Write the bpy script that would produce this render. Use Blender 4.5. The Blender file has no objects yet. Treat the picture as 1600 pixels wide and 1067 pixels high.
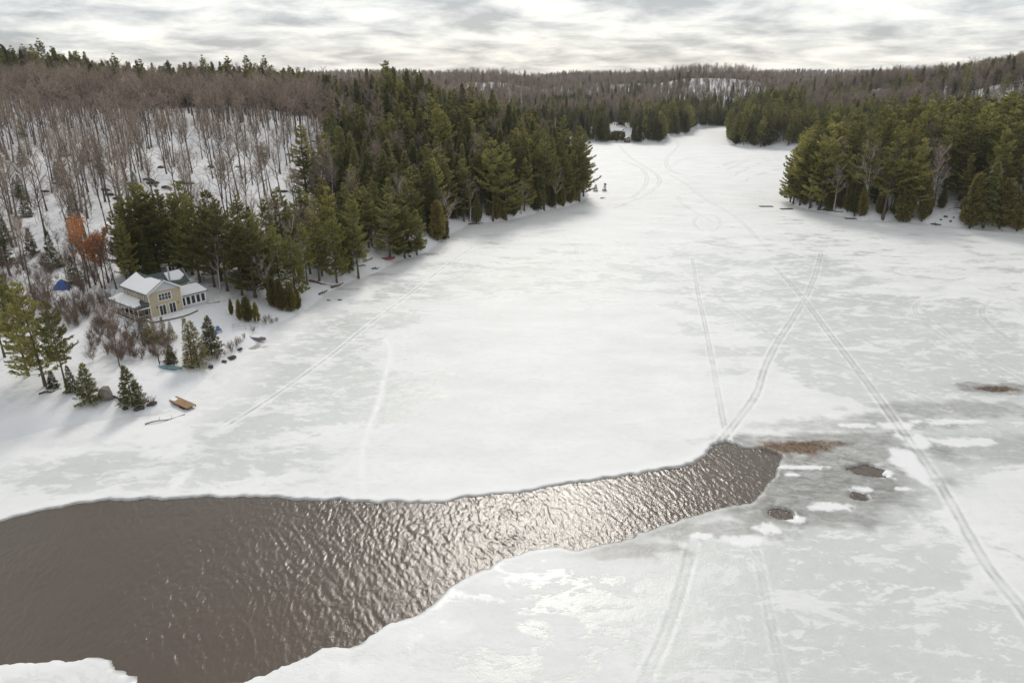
import bpy, bmesh, math, random, time
import numpy as np
from mathutils import Vector, Matrix
T0 = time.time()
R = math.radians
sc = bpy.context.scene
COL = sc.collection

# ------------------------------------------------------------------ camera
H = 48.0
PITCH = R(21.0)
FPX = 1067.0
cam_d = bpy.data.cameras.new('camera'); cam = bpy.data.objects.new('camera', cam_d); COL.objects.link(cam)
cam.location = (0, 0, H); cam.rotation_euler = (R(90) - PITCH, 0, 0)
cam_d.sensor_width = 36.0; cam_d.lens = 24.0; cam_d.clip_end = 12000; cam_d.clip_start = 0.5
sc.camera = cam

# ------------------------------------------------------------------ sky and sun
SUN_EL, SUN_AZ = R(38), R(2)          # azimuth measured from +Y towards +X
w = bpy.data.worlds.new('World'); sc.world = w; w.use_nodes = True
nt = w.node_tree; N = nt.nodes; L = nt.links
for n in list(N): N.remove(n)
def nd(t, **k):
    n = N.new(t)
    for a, v in k.items(): setattr(n, a, v)
    return n
out = nd('ShaderNodeOutputWorld'); bg = nd('ShaderNodeBackground')
sky = nd('ShaderNodeTexSky', sky_type='NISHITA', sun_disc=False, sun_elevation=SUN_EL, sun_rotation=SUN_AZ)
tc = nd('ShaderNodeTexCoord'); sep = nd('ShaderNodeSeparateXYZ'); L.new(tc.outputs['Generated'], sep.inputs[0])
def mth(op, a, b=None, c=None):
    n = N.new('ShaderNodeMath'); n.operation = op
    for i, v in enumerate((a, b, c)):
        if v is None: continue
        if isinstance(v, (int, float)): n.inputs[i].default_value = v
        else: L.new(v, n.inputs[i])
    return n.outputs[0]
zc = mth('ADD', mth('MAXIMUM', sep.outputs[2], 0.0), 0.15)
cmb = nd('ShaderNodeCombineXYZ'); L.new(mth('DIVIDE', sep.outputs[0], zc), cmb.inputs[0]); L.new(mth('DIVIDE', sep.outputs[1], zc), cmb.inputs[1])
n1 = nd('ShaderNodeTexNoise'); n1.inputs['Scale'].default_value = 1.9; n1.inputs['Detail'].default_value = 9; n1.inputs['Roughness'].default_value = 0.60; n1.inputs['Distortion'].default_value = 0.25
L.new(cmb.outputs[0], n1.inputs['Vector'])
n2 = nd('ShaderNodeTexNoise'); n2.inputs['Scale'].default_value = 0.6; n2.inputs['Detail'].default_value = 3
L.new(cmb.outputs[0], n2.inputs['Vector'])
cv = mth('ADD', mth('MULTIPLY', n1.outputs[0], 0.75), mth('MULTIPLY', n2.outputs[0], 0.25))
rp = nd('ShaderNodeValToRGB'); L.new(cv, rp.inputs[0])
e = rp.color_ramp.elements
e[0].position = 0.40; e[0].color = (2.7, 2.85, 3.1, 1)
e[1].position = 0.62; e[1].color = (7.6, 7.4, 6.9, 1)
m_ = rp.color_ramp.elements.new(0.505); m_.color = (5.0, 5.1, 5.15, 1)
mx = nd('ShaderNodeMix', data_type='RGBA'); mx.inputs[0].default_value = 0.88
L.new(sky.outputs[0], mx.inputs[6]); L.new(rp.outputs[0], mx.inputs[7])
L.new(mx.outputs[2], bg.inputs[0]); bg.inputs[1].default_value = 0.10
L.new(bg.outputs[0], out.inputs[0])
sd_ = bpy.data.lights.new('sun', 'SUN'); sun = bpy.data.objects.new('sun', sd_); COL.objects.link(sun)
sd_.energy = 1.2; sd_.angle = R(16); sd_.color = (1.0, 0.95, 0.87)
sun.rotation_euler = (R(90) - SUN_EL, 0, math.pi - SUN_AZ)
sun.location = (0, 100, 200)
vs = sc.view_settings; vs.view_transform = 'Standard'; vs.look = 'None'; vs.gamma = 1.0; vs.exposure = 0.60

# ------------------------------------------------------------------ helpers
CP, SP = math.cos(PITCH), math.sin(PITCH)
def ray(u, v):
    xc = (u - 800) / FPX; yc = (533.5 - v) / FPX
    return xc, CP + yc * SP, -SP + yc * CP
def px(u, v, z=0.0):
    dx, dy, dz = ray(u, v); t = (H - z) / -dz
    return (dx * t, dy * t)
def project(x, y, z):
    x = np.asarray(x, float); y = np.asarray(y, float); z = np.asarray(z, float) - H
    zc_ = y * CP - z * SP; yc = y * SP + z * CP
    return 800 + FPX * x / zc_, 533.5 - FPX * yc / zc_, zc_

_h = np.random.RandomState(5).rand(256, 256)
def vnoise(x, y):
    xi = np.floor(x).astype(int); yi = np.floor(y).astype(int); fx = x - xi; fy = y - yi
    fx = fx * fx * (3 - 2 * fx); fy = fy * fy * (3 - 2 * fy)
    g = lambda a, b: _h[a & 255, b & 255]
    return (g(xi, yi) * (1 - fx) + g(xi + 1, yi) * fx) * (1 - fy) + (g(xi, yi + 1) * (1 - fx) + g(xi + 1, yi + 1) * fx) * fy
def fbm(x, y, s, o=4):
    x = np.asarray(x, float) / s; y = np.asarray(y, float) / s; r = 0; a = .5
    for i in range(o):
        r = r + a * vnoise(x + 17.3 * i, y - 9.1 * i); x = x * 2.03; y = y * 2.03; a *= .5
    return r / (1 - .5 ** o)
def sstep(a, b, x):
    t = np.clip((x - a) / (b - a), 0, 1); return t * t * (3 - 2 * t)
def seg_dist(x, y, pts, closed=False):
    d2 = np.full(x.shape, 1e12); n = len(pts)
    for i in range(n if closed else n - 1):
        ax, ay = pts[i]; bx, by = pts[(i + 1) % n]
        ex, ey = bx - ax, by - ay; l2 = ex * ex + ey * ey + 1e-12
        t = np.clip(((x - ax) * ex + (y - ay) * ey) / l2, 0, 1)
        d2 = np.minimum(d2, (x - ax - t * ex) ** 2 + (y - ay - t * ey) ** 2)
    return np.sqrt(d2)
def inside(x, y, pts):
    c = np.zeros(x.shape, bool); n = len(pts)
    for i in range(n):
        ax, ay = pts[i]; bx, by = pts[(i + 1) % n]
        if ay == by: continue
        k = ((ay > y) != (by > y)) & (x < (bx - ax) * (y - ay) / (by - ay) + ax)
        c ^= k
    return c
def sdist(x, y, pts):                       # negative inside
    d = seg_dist(x, y, pts, True); return np.where(inside(x, y, pts), -d, d)
def rough_outline(pts, step, amp, scale, seed=0):
    o = []
    for i in range(len(pts)):
        a = np.array(pts[i]); b = np.array(pts[(i + 1) % len(pts)]); l = np.linalg.norm(b - a); n = max(1, int(l / step))
        nrm = np.array([-(b - a)[1], (b - a)[0]]) / max(l, 1e-6)
        for k in range(n):
            p = a + (b - a) * k / n
            o.append(tuple(p + nrm * amp * 2 * (fbm(p[0] + seed, p[1] - seed, scale, 3) - .5)))
    return o

# ------------------------------------------------------------------ materials
def mat(name):
    m = bpy.data.materials.new(name); m.use_nodes = True
    return m, m.node_tree.nodes, m.node_tree.links, m.node_tree.nodes['Principled BSDF']
def _n(nodes, t, **k):
    n = nodes.new(t)
    for a, v in k.items(): setattr(n, a, v)
    return n
def setin(n, **k):
    for a, v in k.items(): n.inputs[a.replace('_', ' ')].default_value = v
def simple(name, col, rough=.7, var=.18, nscale=3.0, bump=0.0, spec=.3, metallic=0.0):
    m, nn, ll, p = mat(name)
    g = _n(nn, 'ShaderNodeTexCoord'); t = _n(nn, 'ShaderNodeTexNoise'); setin(t, Scale=nscale, Detail=5.0, Roughness=.65)
    ll.new(g.outputs['Object'], t.inputs['Vector'])
    mr = _n(nn, 'ShaderNodeMapRange'); setin(mr, From_Min=.25, From_Max=.75, To_Min=1 - var, To_Max=1 + var); ll.new(t.outputs[0], mr.inputs[0])
    mxx = _n(nn, 'ShaderNodeMix', data_type='RGBA', blend_type='MULTIPLY'); mxx.inputs[0].default_value = 1
    mxx.inputs[6].default_value = (*col, 1); ll.new(mr.outputs[0], mxx.inputs[7]); ll.new(mxx.outputs[2], p.inputs['Base Color'])
    setin(p, Roughness=rough, Metallic=metallic); p.inputs['Specular IOR Level'].default_value = spec
    if bump:
        b = _n(nn, 'ShaderNodeBump'); setin(b, Strength=bump, Distance=.05); ll.new(t.outputs[0], b.inputs['Height']); ll.new(b.outputs[0], p.inputs['Normal'])
    return m
def foliage(name, c1, c2, transl=.22, objvar=.38):
    m, nn, ll, p = mat(name)
    a = _n(nn, 'ShaderNodeAttribute', attribute_name='tint'); oi = _n(nn, 'ShaderNodeObjectInfo')
    mxx = _n(nn, 'ShaderNodeMix', data_type='RGBA'); mxx.inputs[6].default_value = (*c1, 1); mxx.inputs[7].default_value = (*c2, 1)
    s1 = _n(nn, 'ShaderNodeMath', operation='MULTIPLY_ADD'); s1.inputs[1].default_value = .6
    s2 = _n(nn, 'ShaderNodeMath', operation='MULTIPLY'); s2.inputs[1].default_value = .4
    ll.new(oi.outputs['Random'], s2.inputs[0]); ll.new(a.outputs['Fac'], s1.inputs[0]); ll.new(s2.outputs[0], s1.inputs[2]); ll.new(s1.outputs[0], mxx.inputs[0])
    r2 = _n(nn, 'ShaderNodeMath', operation='MULTIPLY'); r2.inputs[1].default_value = 7.31; ll.new(oi.outputs['Random'], r2.inputs[0])
    r3 = _n(nn, 'ShaderNodeMath', operation='FRACT'); ll.new(r2.outputs[0], r3.inputs[0])
    mr = _n(nn, 'ShaderNodeMapRange'); setin(mr, To_Min=1 - objvar, To_Max=1 + objvar); ll.new(r3.outputs[0], mr.inputs[0])
    mu = _n(nn, 'ShaderNodeMix', data_type='RGBA', blend_type='MULTIPLY'); mu.inputs[0].default_value = 1
    ll.new(mxx.outputs[2], mu.inputs[6]); ll.new(mr.outputs[0], mu.inputs[7])
    setin(p, Roughness=.65); p.inputs['Specular IOR Level'].default_value = .25; ll.new(mu.outputs[2], p.inputs['Base Color'])
    if transl:
        tr = _n(nn, 'ShaderNodeBsdfTranslucent'); ll.new(mu.outputs[2], tr.inputs[0])
        ms = _n(nn, 'ShaderNodeMixShader'); ms.inputs[0].default_value = transl
        ll.new(p.outputs[0], ms.inputs[1]); ll.new(tr.outputs[0], ms.inputs[2]); ll.new(ms.outputs[0], nn['Material Output'].inputs[0])
    return m

M = {}
M['pine'] = foliage('pine needles', (.155, .163, .047), (.42, .378, .12), .42)
M['hemlock'] = foliage('hemlock needles', (.100, .114, .042), (.29, .27, .090), .40)
M['cedar'] = foliage('cedar sprays', (.130, .122, .038), (.33, .265, .09), .34)
M['spruce'] = foliage('spruce needles', (.075, .086, .032), (.21, .195, .075), .3)
M['red_conifer'] = foliage('reddened needles', (.10, .035, .03), (.20, .07, .05))
M['oak'] = foliage('withered leaves', (.30, .125, .048), (.50, .24, .10), .3)
M['twig'] = foliage('bare twigs', (.24, .185, .142), (.46, .372, .295), 0, .25)
M['birch_twig'] = foliage('birch twigs', (.22, .17, .15), (.40, .32, .28), 0, .2)
M['shrub'] = foliage('shrub twigs', (.125, .085, .06), (.27, .20, .152), 0, .3)
M['reed'] = foliage('dead reeds', (.15, .10, .062), (.36, .26, .165), 0, .1)
M['bark'] = simple('grey brown bark', (.115, .088, .072), .9, .4, 2.5, .6)
M['pine_bark'] = simple('pine bark', (.115, .09, .075), .9, .4, 2.5, .6)
M['birch_bark'] = simple('birch bark', (.52, .48, .43), .8, .35, 2.0, .2)
M['white_snow'] = simple('roof snow', (.79, .795, .80), .75, .03, 1.2, .25, .2)
M['siding'] = simple('tan siding', (.46, .39, .275), .7, .08, 1.0, 0)
M['trim'] = simple('white trim', (.78, .78, .76), .5, .05)
M['gable'] = simple('pale gable boards', (.52, .54, .55), .6, .06)
M['roof'] = simple('green grey shingles', (.075, .095, .095), .85, .25, 6, .3)
M['glass'] = simple('dark window glass', (.02, .022, .028), .06, .1, 1.0, 0, .6)
M['dark_wood'] = simple('dark deck wood', (.085, .055, .042), .85, .3, 4, .3)
M['rail'] = simple('pale railing wood', (.50, .46, .41), .7, .15, 4)
M['plank'] = simple('weathered brown plank', (.30, .19, .11), .85, .3, 3, .4)
M['rock'] = simple('grey brown rock', (.20, .175, .15), .9, .35, 1.6, .7)
M['dark_rock'] = simple('dark wet rock', (.075, .066, .06), .85, .4, 1.6, .7)
M['log'] = simple('brown log', (.13, .075, .05), .9, .35, 3, .5)
M['teal'] = simple('turquoise hull', (.09, .22, .24), .35, .12, 2, 0, .5)
M['blue'] = simple('blue plastic', (.035, .10, .30), .5, .15, 2, .2, .4)
M['red'] = simple('red hull', (.26, .03, .045), .4, .12, 2, 0, .5)
M['grey_hull'] = simple('grey hull', (.16, .14, .15), .5, .2, 2, .1, .4)
M['metal'] = simple('galvanised tube', (.45, .45, .44), .45, .1, 2, 0, .5, .3)
M['stone_wall'] = simple('cottage wall brown', (.16, .12, .09), .8, .2)

# ------------------------------------------------------------------ mesh builder
class MB:
    def __init__(s): s.v = []; s.f = []
    def add(s, vs, fs):
        o = len(s.v); s.v += [tuple(p) for p in vs]; s.f += [tuple(i + o for i in f) for f in fs]; return s
    def box(s, x0, x1, y0, y1, z0, z1):
        return s.add([(x0, y0, z0), (x1, y0, z0), (x1, y1, z0), (x0, y1, z0), (x0, y0, z1), (x1, y0, z1), (x1, y1, z1), (x0, y1, z1)],
                     [(3, 2, 1, 0), (4, 5, 6, 7), (0, 1, 5, 4), (1, 2, 6, 5), (2, 3, 7, 6), (3, 0, 4, 7)])
    def prism(s, poly, d):                   # extrude a list of 3D points by vector d
        n = len(poly); d = Vector(d); a = [Vector(p) for p in poly]; b = [p + d for p in a]
        return s.add(a + b, [tuple(range(n))[::-1], tuple(range(n, 2 * n))] + [(i, (i + 1) % n, n + (i + 1) % n, n + i) for i in range(n)])
    def tube(s, pts, rad, n=6, cap=True):
        pts = [Vector(p) for p in pts]; vs = []; fs = []
        for i, p in enumerate(pts):
            t = (pts[min(i + 1, len(pts) - 1)] - pts[max(i - 1, 0)]).normalized()
            a = t.cross(Vector((0, 0, 1)) if abs(t.z) < .9 else Vector((1, 0, 0))).normalized(); b = t.cross(a)
            r = rad[i] if isinstance(rad, (list, tuple)) else rad
            vs += [p + (a * math.cos(2 * math.pi * k / n) + b * math.sin(2 * math.pi * k / n)) * r for k in range(n)]
        for i in range(len(pts) - 1):
            fs += [(i * n + k, i * n + (k + 1) % n, (i + 1) * n + (k + 1) % n, (i + 1) * n + k) for k in range(n)]
        if cap: fs += [tuple(range(n))[::-1], tuple(range((len(pts) - 1) * n, len(pts) * n))]
        return s.add(vs, fs)
    def mesh(s, name, m):
        me = bpy.data.meshes.new(name); me.from_pydata(s.v, [], s.f); me.materials.append(m); me.update(); return me
    def build(s, name, m, parent=None, smooth=False):
        me = s.mesh(name, m)
        bm = bmesh.new(); bm.from_mesh(me); bmesh.ops.recalc_face_normals(bm, faces=bm.faces); bm.to_mesh(me); bm.free()
        if smooth:
            for p in me.polygons: p.use_smooth = True
        return link(name, me, parent)
def link(name, me, parent=None):
    o = bpy.data.objects.new(name, me); COL.objects.link(o); o.parent = parent; return o
def empty(name, loc, rz=0.0, s=1.0):
    o = bpy.data.objects.new(name, None); COL.objects.link(o); o.location = loc; o.rotation_euler = (0, 0, rz); o.scale = (s, s, s); o.empty_display_size = .5; return o
def tag(o, label, cat, group=None):
    o['label'] = label; o['category'] = cat
    if group: o['group'] = group
    return o
def grid_mesh(name, xs, ys, Z, keep, attrs, m):
    nx, ny = len(xs), len(ys)
    X, Y = np.meshgrid(xs, ys); co = np.stack([X, Y, Z], -1).reshape(-1, 3).astype(np.float32)
    i = np.arange(nx * ny).reshape(ny, nx)
    q = np.stack([i[:-1, :-1], i[:-1, 1:], i[1:, 1:], i[1:, :-1]], -1).reshape(-1, 4)
    if keep is not None:
        k = keep.reshape(-1); q = q[k[q].any(1)]
        used = np.zeros(nx * ny, bool); used[q.reshape(-1)] = True
        new = np.cumsum(used) - 1; q = new[q]; co = co[used]; attrs = {a: v.reshape(-1)[used] for a, v in attrs.items()}
    else: attrs = {a: v.reshape(-1) for a, v in attrs.items()}
    me = raw_mesh(name, co, q, m)
    for a, v in attrs.items():
        at = me.attributes.new(a, 'FLOAT', 'POINT'); at.data.foreach_set('value', v.astype(np.float32))
    me.polygons.foreach_set('use_smooth', np.ones(len(q), bool)); me.update()
    return me
def raw_mesh(name, co, q, m):
    me = bpy.data.meshes.new(name); k = q.shape[1]
    me.vertices.add(len(co)); me.vertices.foreach_set('co', np.ascontiguousarray(co, np.float32).reshape(-1))
    me.loops.add(len(q) * k); me.loops.foreach_set('vertex_index', np.ascontiguousarray(q, np.int32).reshape(-1))
    me.polygons.add(len(q)); me.polygons.foreach_set('loop_start', np.arange(0, len(q) * k, k, dtype=np.int32))
    me.polygons.foreach_set('loop_total', np.full(len(q), k, np.int32))
    me.materials.append(m); me.update(calc_edges=True); return me
def lines(core0, core1, step, outs):
    a = list(np.arange(core0, core1 + step * .5, step)); 
    for lim, g in outs:
        s = step
        if lim > 0 and lim > core1:
            while a[-1] < lim: s *= g; a.append(a[-1] + s)
        else:
            while a[0] > lim: s *= g; a.insert(0, a[0] - s)
    return np.array(a)

# ------------------------------------------------------------------ the lake shore and the land
P = px
shore_left = [P(*p) for p in [(-100, 720), (0, 690), (100, 668), (200, 655), (262, 645), (318, 600), (345, 578), (372, 553), (405, 535), (440, 508), (480, 487), (512, 457), (560, 437), (592, 426), (628, 407), (668, 393), (692, 374), (732, 351), (790, 346), (850, 331), (900, 320), (921, 306)]]
hidden_cove = [(30, 330), (0, 365), (-40, 410), (-60, 470), (-40, 540), (20, 578)]
far_shore = [P(*p) for p in [(925, 222), (975, 223), (1035, 224), (1042, 213), (1075, 210), (1084, 201), (1135, 196)]]
r2_shore = [P(*p) for p in [(1138, 205), (1135, 217), (1148, 229), (1200, 231), (1240, 235)]]
cove2 = [(245, 500), (262, 430), (222, 372), (160, 340)]
r1_shore = [P(*p) for p in [(1229, 301), (1241, 322), (1290, 333), (1350, 345), (1400, 346), (1440, 349), (1490, 356), (1560, 360), (1620, 366), (1750, 384)]]
LAKE = shore_left + hidden_cove + far_shore + r2_shore + cove2 + r1_shore + [(260, 150), (420, 90), (420, -400), (-140, -400), (-140, -50), (-105, 45)]
LAKE = rough_outline(LAKE, 5.0, 1.3, 9.0)
CTRL = np.array([(-70, 130, 5), (-110, 140, 6), (-150, 170, 9), (-90, 100, 3), (-130, 60, 4), (-120, 200, 12), (-100, 250, 19), (-170, 260, 21), (-90, 330, 31), (-200, 350, 33),
    (-300, 300, 31), (-150, 430, 36), (-300, 430, 43), (-60, 300, 27), (-52, 350, 44), (-25, 345, 36), (5, 335, 34), (24, 312, 30), (-60, 420, 34), (0, 420, 12), (-100, 550, 24), (-40, 230, 14), (-35, 260, 20), (-10, 280, 24),
    (0, 650, 12), (-200, 700, 34), (100, 700, 9), (60, 800, 16), (150, 950, 22), (0, 1100, 34), (290, 1000, 34), (450, 1100, 18), (560, 1350, 18), (380, 1250, 24), (200, 1300, 36), (230, 560, 10), (300, 520, 14),
    (300, 640, 20), (400, 700, 38), (420, 560, 46), (550, 650, 57), (190, 320, 14), (250, 290, 22), (240, 230, 14), (330, 300, 34), (350, 400, 32), (300, 430, 18), (500, 400, 52),
    (-500, 500, 48), (-700, 900, 50), (800, 800, 58), (700, 400, 55), (300, 1900, 30), (-300, 1800, 50), (900, 1700, 38), (600, 2800, 38), (-600, 3000, 50), (1400, 2600, 50), (-400, 100, 20), (500, 100, 30)], float)
_sx = np.arange(-700, 1001, 3.0); _sy = np.arange(-460, 1401, 3.0); _SX, _SY = np.meshgrid(_sx, _sy)
_SD = np.full(_SX.shape, 400.0)
_c = sdist(_SX[::6, ::6], _SY[::6, ::6], LAKE)                     # coarse first, then fine only near the shore
_ci = np.clip(np.round(np.arange(len(_sy)) / 6).astype(int), 0, _c.shape[0] - 1); _cj = np.clip(np.round(np.arange(len(_sx)) / 6).astype(int), 0, _c.shape[1] - 1)
_SD = _c[np.ix_(_ci, _cj)]
def _bil(A, fx, fy):
    i = np.clip(fx.astype(int), 0, A.shape[1] - 2); j = np.clip(fy.astype(int), 0, A.shape[0] - 2); a = np.clip(fx - i, 0, 1); b = np.clip(fy - j, 0, 1)
    return (A[j, i] * (1 - a) + A[j, i + 1] * a) * (1 - b) + (A[j + 1, i] * (1 - a) + A[j + 1, i + 1] * a) * b
_SD = _bil(_c, (_SX + 700) / 18.0, (_SY + 460) / 18.0)
_k = np.abs(_SD) < 45; _SD[_k] = sdist(_SX[_k], _SY[_k], LAKE)
def lake_sd(x, y): return _bil(_SD, (np.clip(x, -700, 1000) + 700) / 3.0, (np.clip(y, -460, 1400) + 460) / 3.0)
def land(x, y):
    shp = np.shape(x); x = np.asarray(x, float).ravel(); y = np.asarray(y, float).ravel()
    sd = lake_sd(x, y)
    num = np.zeros_like(x); den = np.zeros_like(x)
    for cx, cy, cz in CTRL:
        wgt = 1.0 / (((x - cx) ** 2 + (y - cy) ** 2 + 250.0) ** 1.6); num += wgt * cz; den += wgt
    T = num / den
    d = np.maximum(sd, 0)
    k = 38.0
    z = 1.1 * (1 - np.exp(-d / 3.0)) + T * (1 - np.exp(-d / k)) 
    z += (fbm(x, y, 26.0) - .5) * 3.2 * sstep(4, 40, d) + (fbm(x, y, 140.0, 3) - .5) * 14 * sstep(120, 600, np.hypot(x, y) - 300)
    for (hx_, hy_, A_, sx_, sy_) in [(285, 1060, 14, 150, 130), (-40, 1000, 10, 130, 120), (640, 720, 16, 170, 170), (620, 1900, 16, 300, 200), (150, 1500, 12, 160, 160), (900, 2700, 20, 500, 300), (60, 1150, -8, 70, 200), (440, 1150, -10, 90, 200)]:
        z += A_ * np.exp(-((x - hx_) / sx_) ** 2 - ((y - hy_) / sy_) ** 2)
    z += (fbm(x, y, 5.0, 3) - .5) * .5 * sstep(1, 8, d)
    # level pad for the cottage and its lawn
    hx, hy = -72.5, 133.5
    pad = 1 - sstep(9, 17, np.hypot((x - hx), (y - hy)))
    z = z * (1 - pad) + 3.7 * pad
    z = np.where(sd < 0, np.maximum(-.4 + sd * .3, -3.0), z)
    return z.reshape(shp), sd.reshape(shp)
def zland(x, y):
    z, s = land(np.array([x]), np.array([y])); return float(z[0])
def hit(u, v, it=14):                        # the point of the land that a pixel's ray meets
    dx, dy, dz = ray(u, v); t = np.arange(60, 1200, .5)
    z, s = land(dx * t, dy * t); z = np.maximum(z, 0); k = np.argmax(z > H + dz * t)
    return dx * t[k], dy * t[k], float(z[k])

gx = lines(-300, 330, 2.0, [(-4500, 1.13), (4500, 1.13)])
gy = lines(46, 430, 2.0, [(-900, 1.2), (6000, 1.022)])
GX, GY = np.meshgrid(gx, gy)
GZ, GS = land(GX, GY)
# snow covered ground with litter and rock showing through
m, nn, ll, p = mat('snowy ground'); M['ground'] = m
g = _n(nn, 'ShaderNodeNewGeometry')
def noise(scale, det=5.0, rough=.6, vec=None, dist=0.0):
    t = _n(nn, 'ShaderNodeTexNoise'); setin(t, Scale=scale, Detail=det, Roughness=rough, Distortion=dist); ll.new(vec or g.outputs['Position'], t.inputs['Vector']); return t.outputs[0]
def mrange(v, a, b, c=0.0, d=1.0):
    t = _n(nn, 'ShaderNodeMapRange'); setin(t, From_Min=a, From_Max=b, To_Min=c, To_Max=d); ll.new(v, t.inputs[0]); return t.outputs[0]
def mmath(op, a, b):
    t = _n(nn, 'ShaderNodeMath', operation=op)
    for i, v in enumerate((a, b)):
        if isinstance(v, (int, float)): t.inputs[i].default_value = v
        else: ll.new(v, t.inputs[i])
    return t.outputs[0]
def mixc(f, a, b):
    t = _n(nn, 'ShaderNodeMix', data_type='RGBA')
    if isinstance(f, (int, float)): t.inputs[0].default_value = f
    else: ll.new(f, t.inputs[0])
    for i, v in ((6, a), (7, b)):
        if isinstance(v, tuple): t.inputs[i].default_value = (*v, 1)
        else: ll.new(v, t.inputs[i])
    return t.outputs[2]
def attr(nm): return _n(nn, 'ShaderNodeAttribute', attribute_name=nm).outputs['Fac']
lit = mmath('MULTIPLY', mrange(noise(.55, 6, .7), .50, .66), attr('forest'))
snowc = mixc(mrange(noise(.12), .35, .7), (.78, .785, .79), (.71, .72, .735))
c = mixc(mmath('MULTIPLY', lit, .8), snowc, mixc(noise(3.0), (.10, .07, .05), (.24, .17, .12)))
ll.new(c, p.inputs['Base Color']); setin(p, Roughness=.75); p.inputs['Specular IOR Level'].default_value = .25
b = _n(nn, 'ShaderNodeBump'); setin(b, Strength=.5, Distance=.25); ll.new(noise(1.1, 6, .6), b.inputs['Height']); ll.new(b.outputs[0], p.inputs['Normal'])

# conifer / bare zones
def x_edge(y): return np.interp(y, [100, 140, 160, 195, 215, 230, 280, 330, 400], [-84, -86, -92, -82, -68, -61, -72, -88, -108])
def conifer_zone(x, y, sd):
    left = (x > x_edge(y)) & (x < 60) & (y > 128) & (y < 400)
    ridge = (y > 392) & (y < 470) & (x < -40)
    right = (x > 90) & (y < 420) & (sd < 85)
    r2 = (x > 120) & (y >= 420) & (y < 700) & (sd < 70)
    far = (y >= 480) & (sd < 75)
    return left | right | r2 | far, ridge
cz, rz_ = conifer_zone(GX, GY, GS)
forest = np.where(cz, 1.0, .5) * sstep(3, 12, GS)
forest *= sstep(9, 20, np.hypot(GX + 72, GY - 131)); forest[(GX < -40) & (GY < 150)] *= .5
me = grid_mesh('ground', gx, gy, GZ, None, {'forest': forest}, M['ground'])
o = link('ground', me); o['kind'] = 'structure'

# ------------------------------------------------------------------ ice, open water, tracks
chan_px = [(-160, 838), (0, 812), (60, 795), (150, 783), (300, 777), (420, 776), (560, 781), (640, 786), (700, 781), (800, 768), (900, 752), (1000, 740), (1070, 727), (1105, 712), (1118, 697), (1135, 690), (1165, 697), (1200, 703), (1222, 712), (1214, 735), (1198, 752), (1190, 770), (1170, 786), (1120, 797), (1050, 815), (980, 838), (900, 858), (850, 853), (826, 858), (780, 880), (730, 905), (690, 932), (640, 962), (590, 978), (560, 1000), (545, 1010), (500, 1018), (440, 1035), (412, 1053), (340, 1075), (240, 1075), (212, 1050), (170, 1032), (120, 1026), (60, 1028), (0, 1033), (-160, 1045)]
CH = rough_outline(rough_outline([P(*q) for q in chan_px], 1.2, .75, 2.6, 3), .4, .38, .9, 8)
HOLES = [((1357, 735), 2.3, 1.5), ((1221, 803), 1.35, 1.25), ((1342, 775), .95, .95), ((1556, 609), 2.2, 1.0)]
ix = lines(-84, 104, .28, [(-700, 1.06), (800, 1.06)])
iy = lines(46, 142, .28, [(-450, 1.3), (1100, 1.010)])
IX, IY = np.meshgrid(ix, iy)
LS = np.full(IX.shape, -50.0)
box = (IX > -150) & (IX < 430) & (IY > -450) & (IY < 900)
LS[box] = lake_sd(IX[box], IY[box])
cs = np.full(IX.shape, 99.0); nb = (IX > -110) & (IX < 70) & (IY > 38) & (IY < 112)
cs[nb] = sdist(IX[nb], IY[nb], CH)
for (hp, a, b_) in HOLES:
    cx, cy = P(*hp); q = np.hypot((IX - cx) / a, (IY - cy) / b_) + .45 * (fbm(IX, IY, 1.1, 3) - .5) * 2
    cs = np.minimum(cs, (q - 1) * min(a, b_))
IZ = .05 + (fbm(IX, IY, 7.0, 3) - .5) * .10 + (fbm(IX, IY, .9, 2) - .5) * .03
edge = sstep(-.22, .12, cs); IZ = IZ * edge + (-.55) * (1 - edge)
IZ += .10 * np.exp(-((cs - .7) / .5) ** 2) * (fbm(IX, IY, 3.0, 2)) * (cs > -.2)
bare = np.zeros(IX.shape); wet = np.zeros(IX.shape); brown = np.zeros(IX.shape); white = np.zeros(IX.shape); track = np.zeros(IX.shape)
def blob(A, u, v, ru, rv, amt, mode='add', warp=.5):
    """soft blob given by a ground point (pixel) and radii in metres"""
    global bare, wet, brown, white
    cx, cy = P(u, v); q = np.hypot((IX - cx) / ru, (IY - cy) / rv) + warp * (fbm(IX, IY, max(min(ru, rv), 1.0) * .7, 4) - .5) * 2
    g_ = 1 - sstep(.55, 1.1, q); A[:] = np.maximum(A, amt * g_) if amt > 0 else A * (1 + amt * g_)
bare += .43 + .40 * (fbm(IX, IY, 40, 3) - .5)
for a_ in [(1400, 950, 45, 22, .95), (1050, 950, 20, 9, .85), (1480, 560, 45, 28, .85), (1250, 480, 40, 30, .72), (1500, 660, 30, 16, .85), (480, 600, 36, 24, .75), (760, 440, 60, 28, .66), (560, 520, 30, 20, .72), (200, 730, 30, 8, .7), (80, 1050, 12, 6, .7), (1330, 790, 18, 11, 1.0), (1000, 470, 50, 28, .55), (450, 690, 22, 12, .72), (1150, 430, 60, 40, .62)]: blob(bare, *a_)
for a_ in [(850, 520, 34, 26, -.75), (920, 620, 28, 16, -.8), (1250, 640, 18, 9, -.7), (1020, 660, 16, 10, -.7), (800, 700, 30, 10, -.55), (1570, 850, 9, 12, -.6)]: blob(bare, *a_)
far_f = sstep(190, 320, IY); bare *= 1 - .30 * far_f
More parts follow.
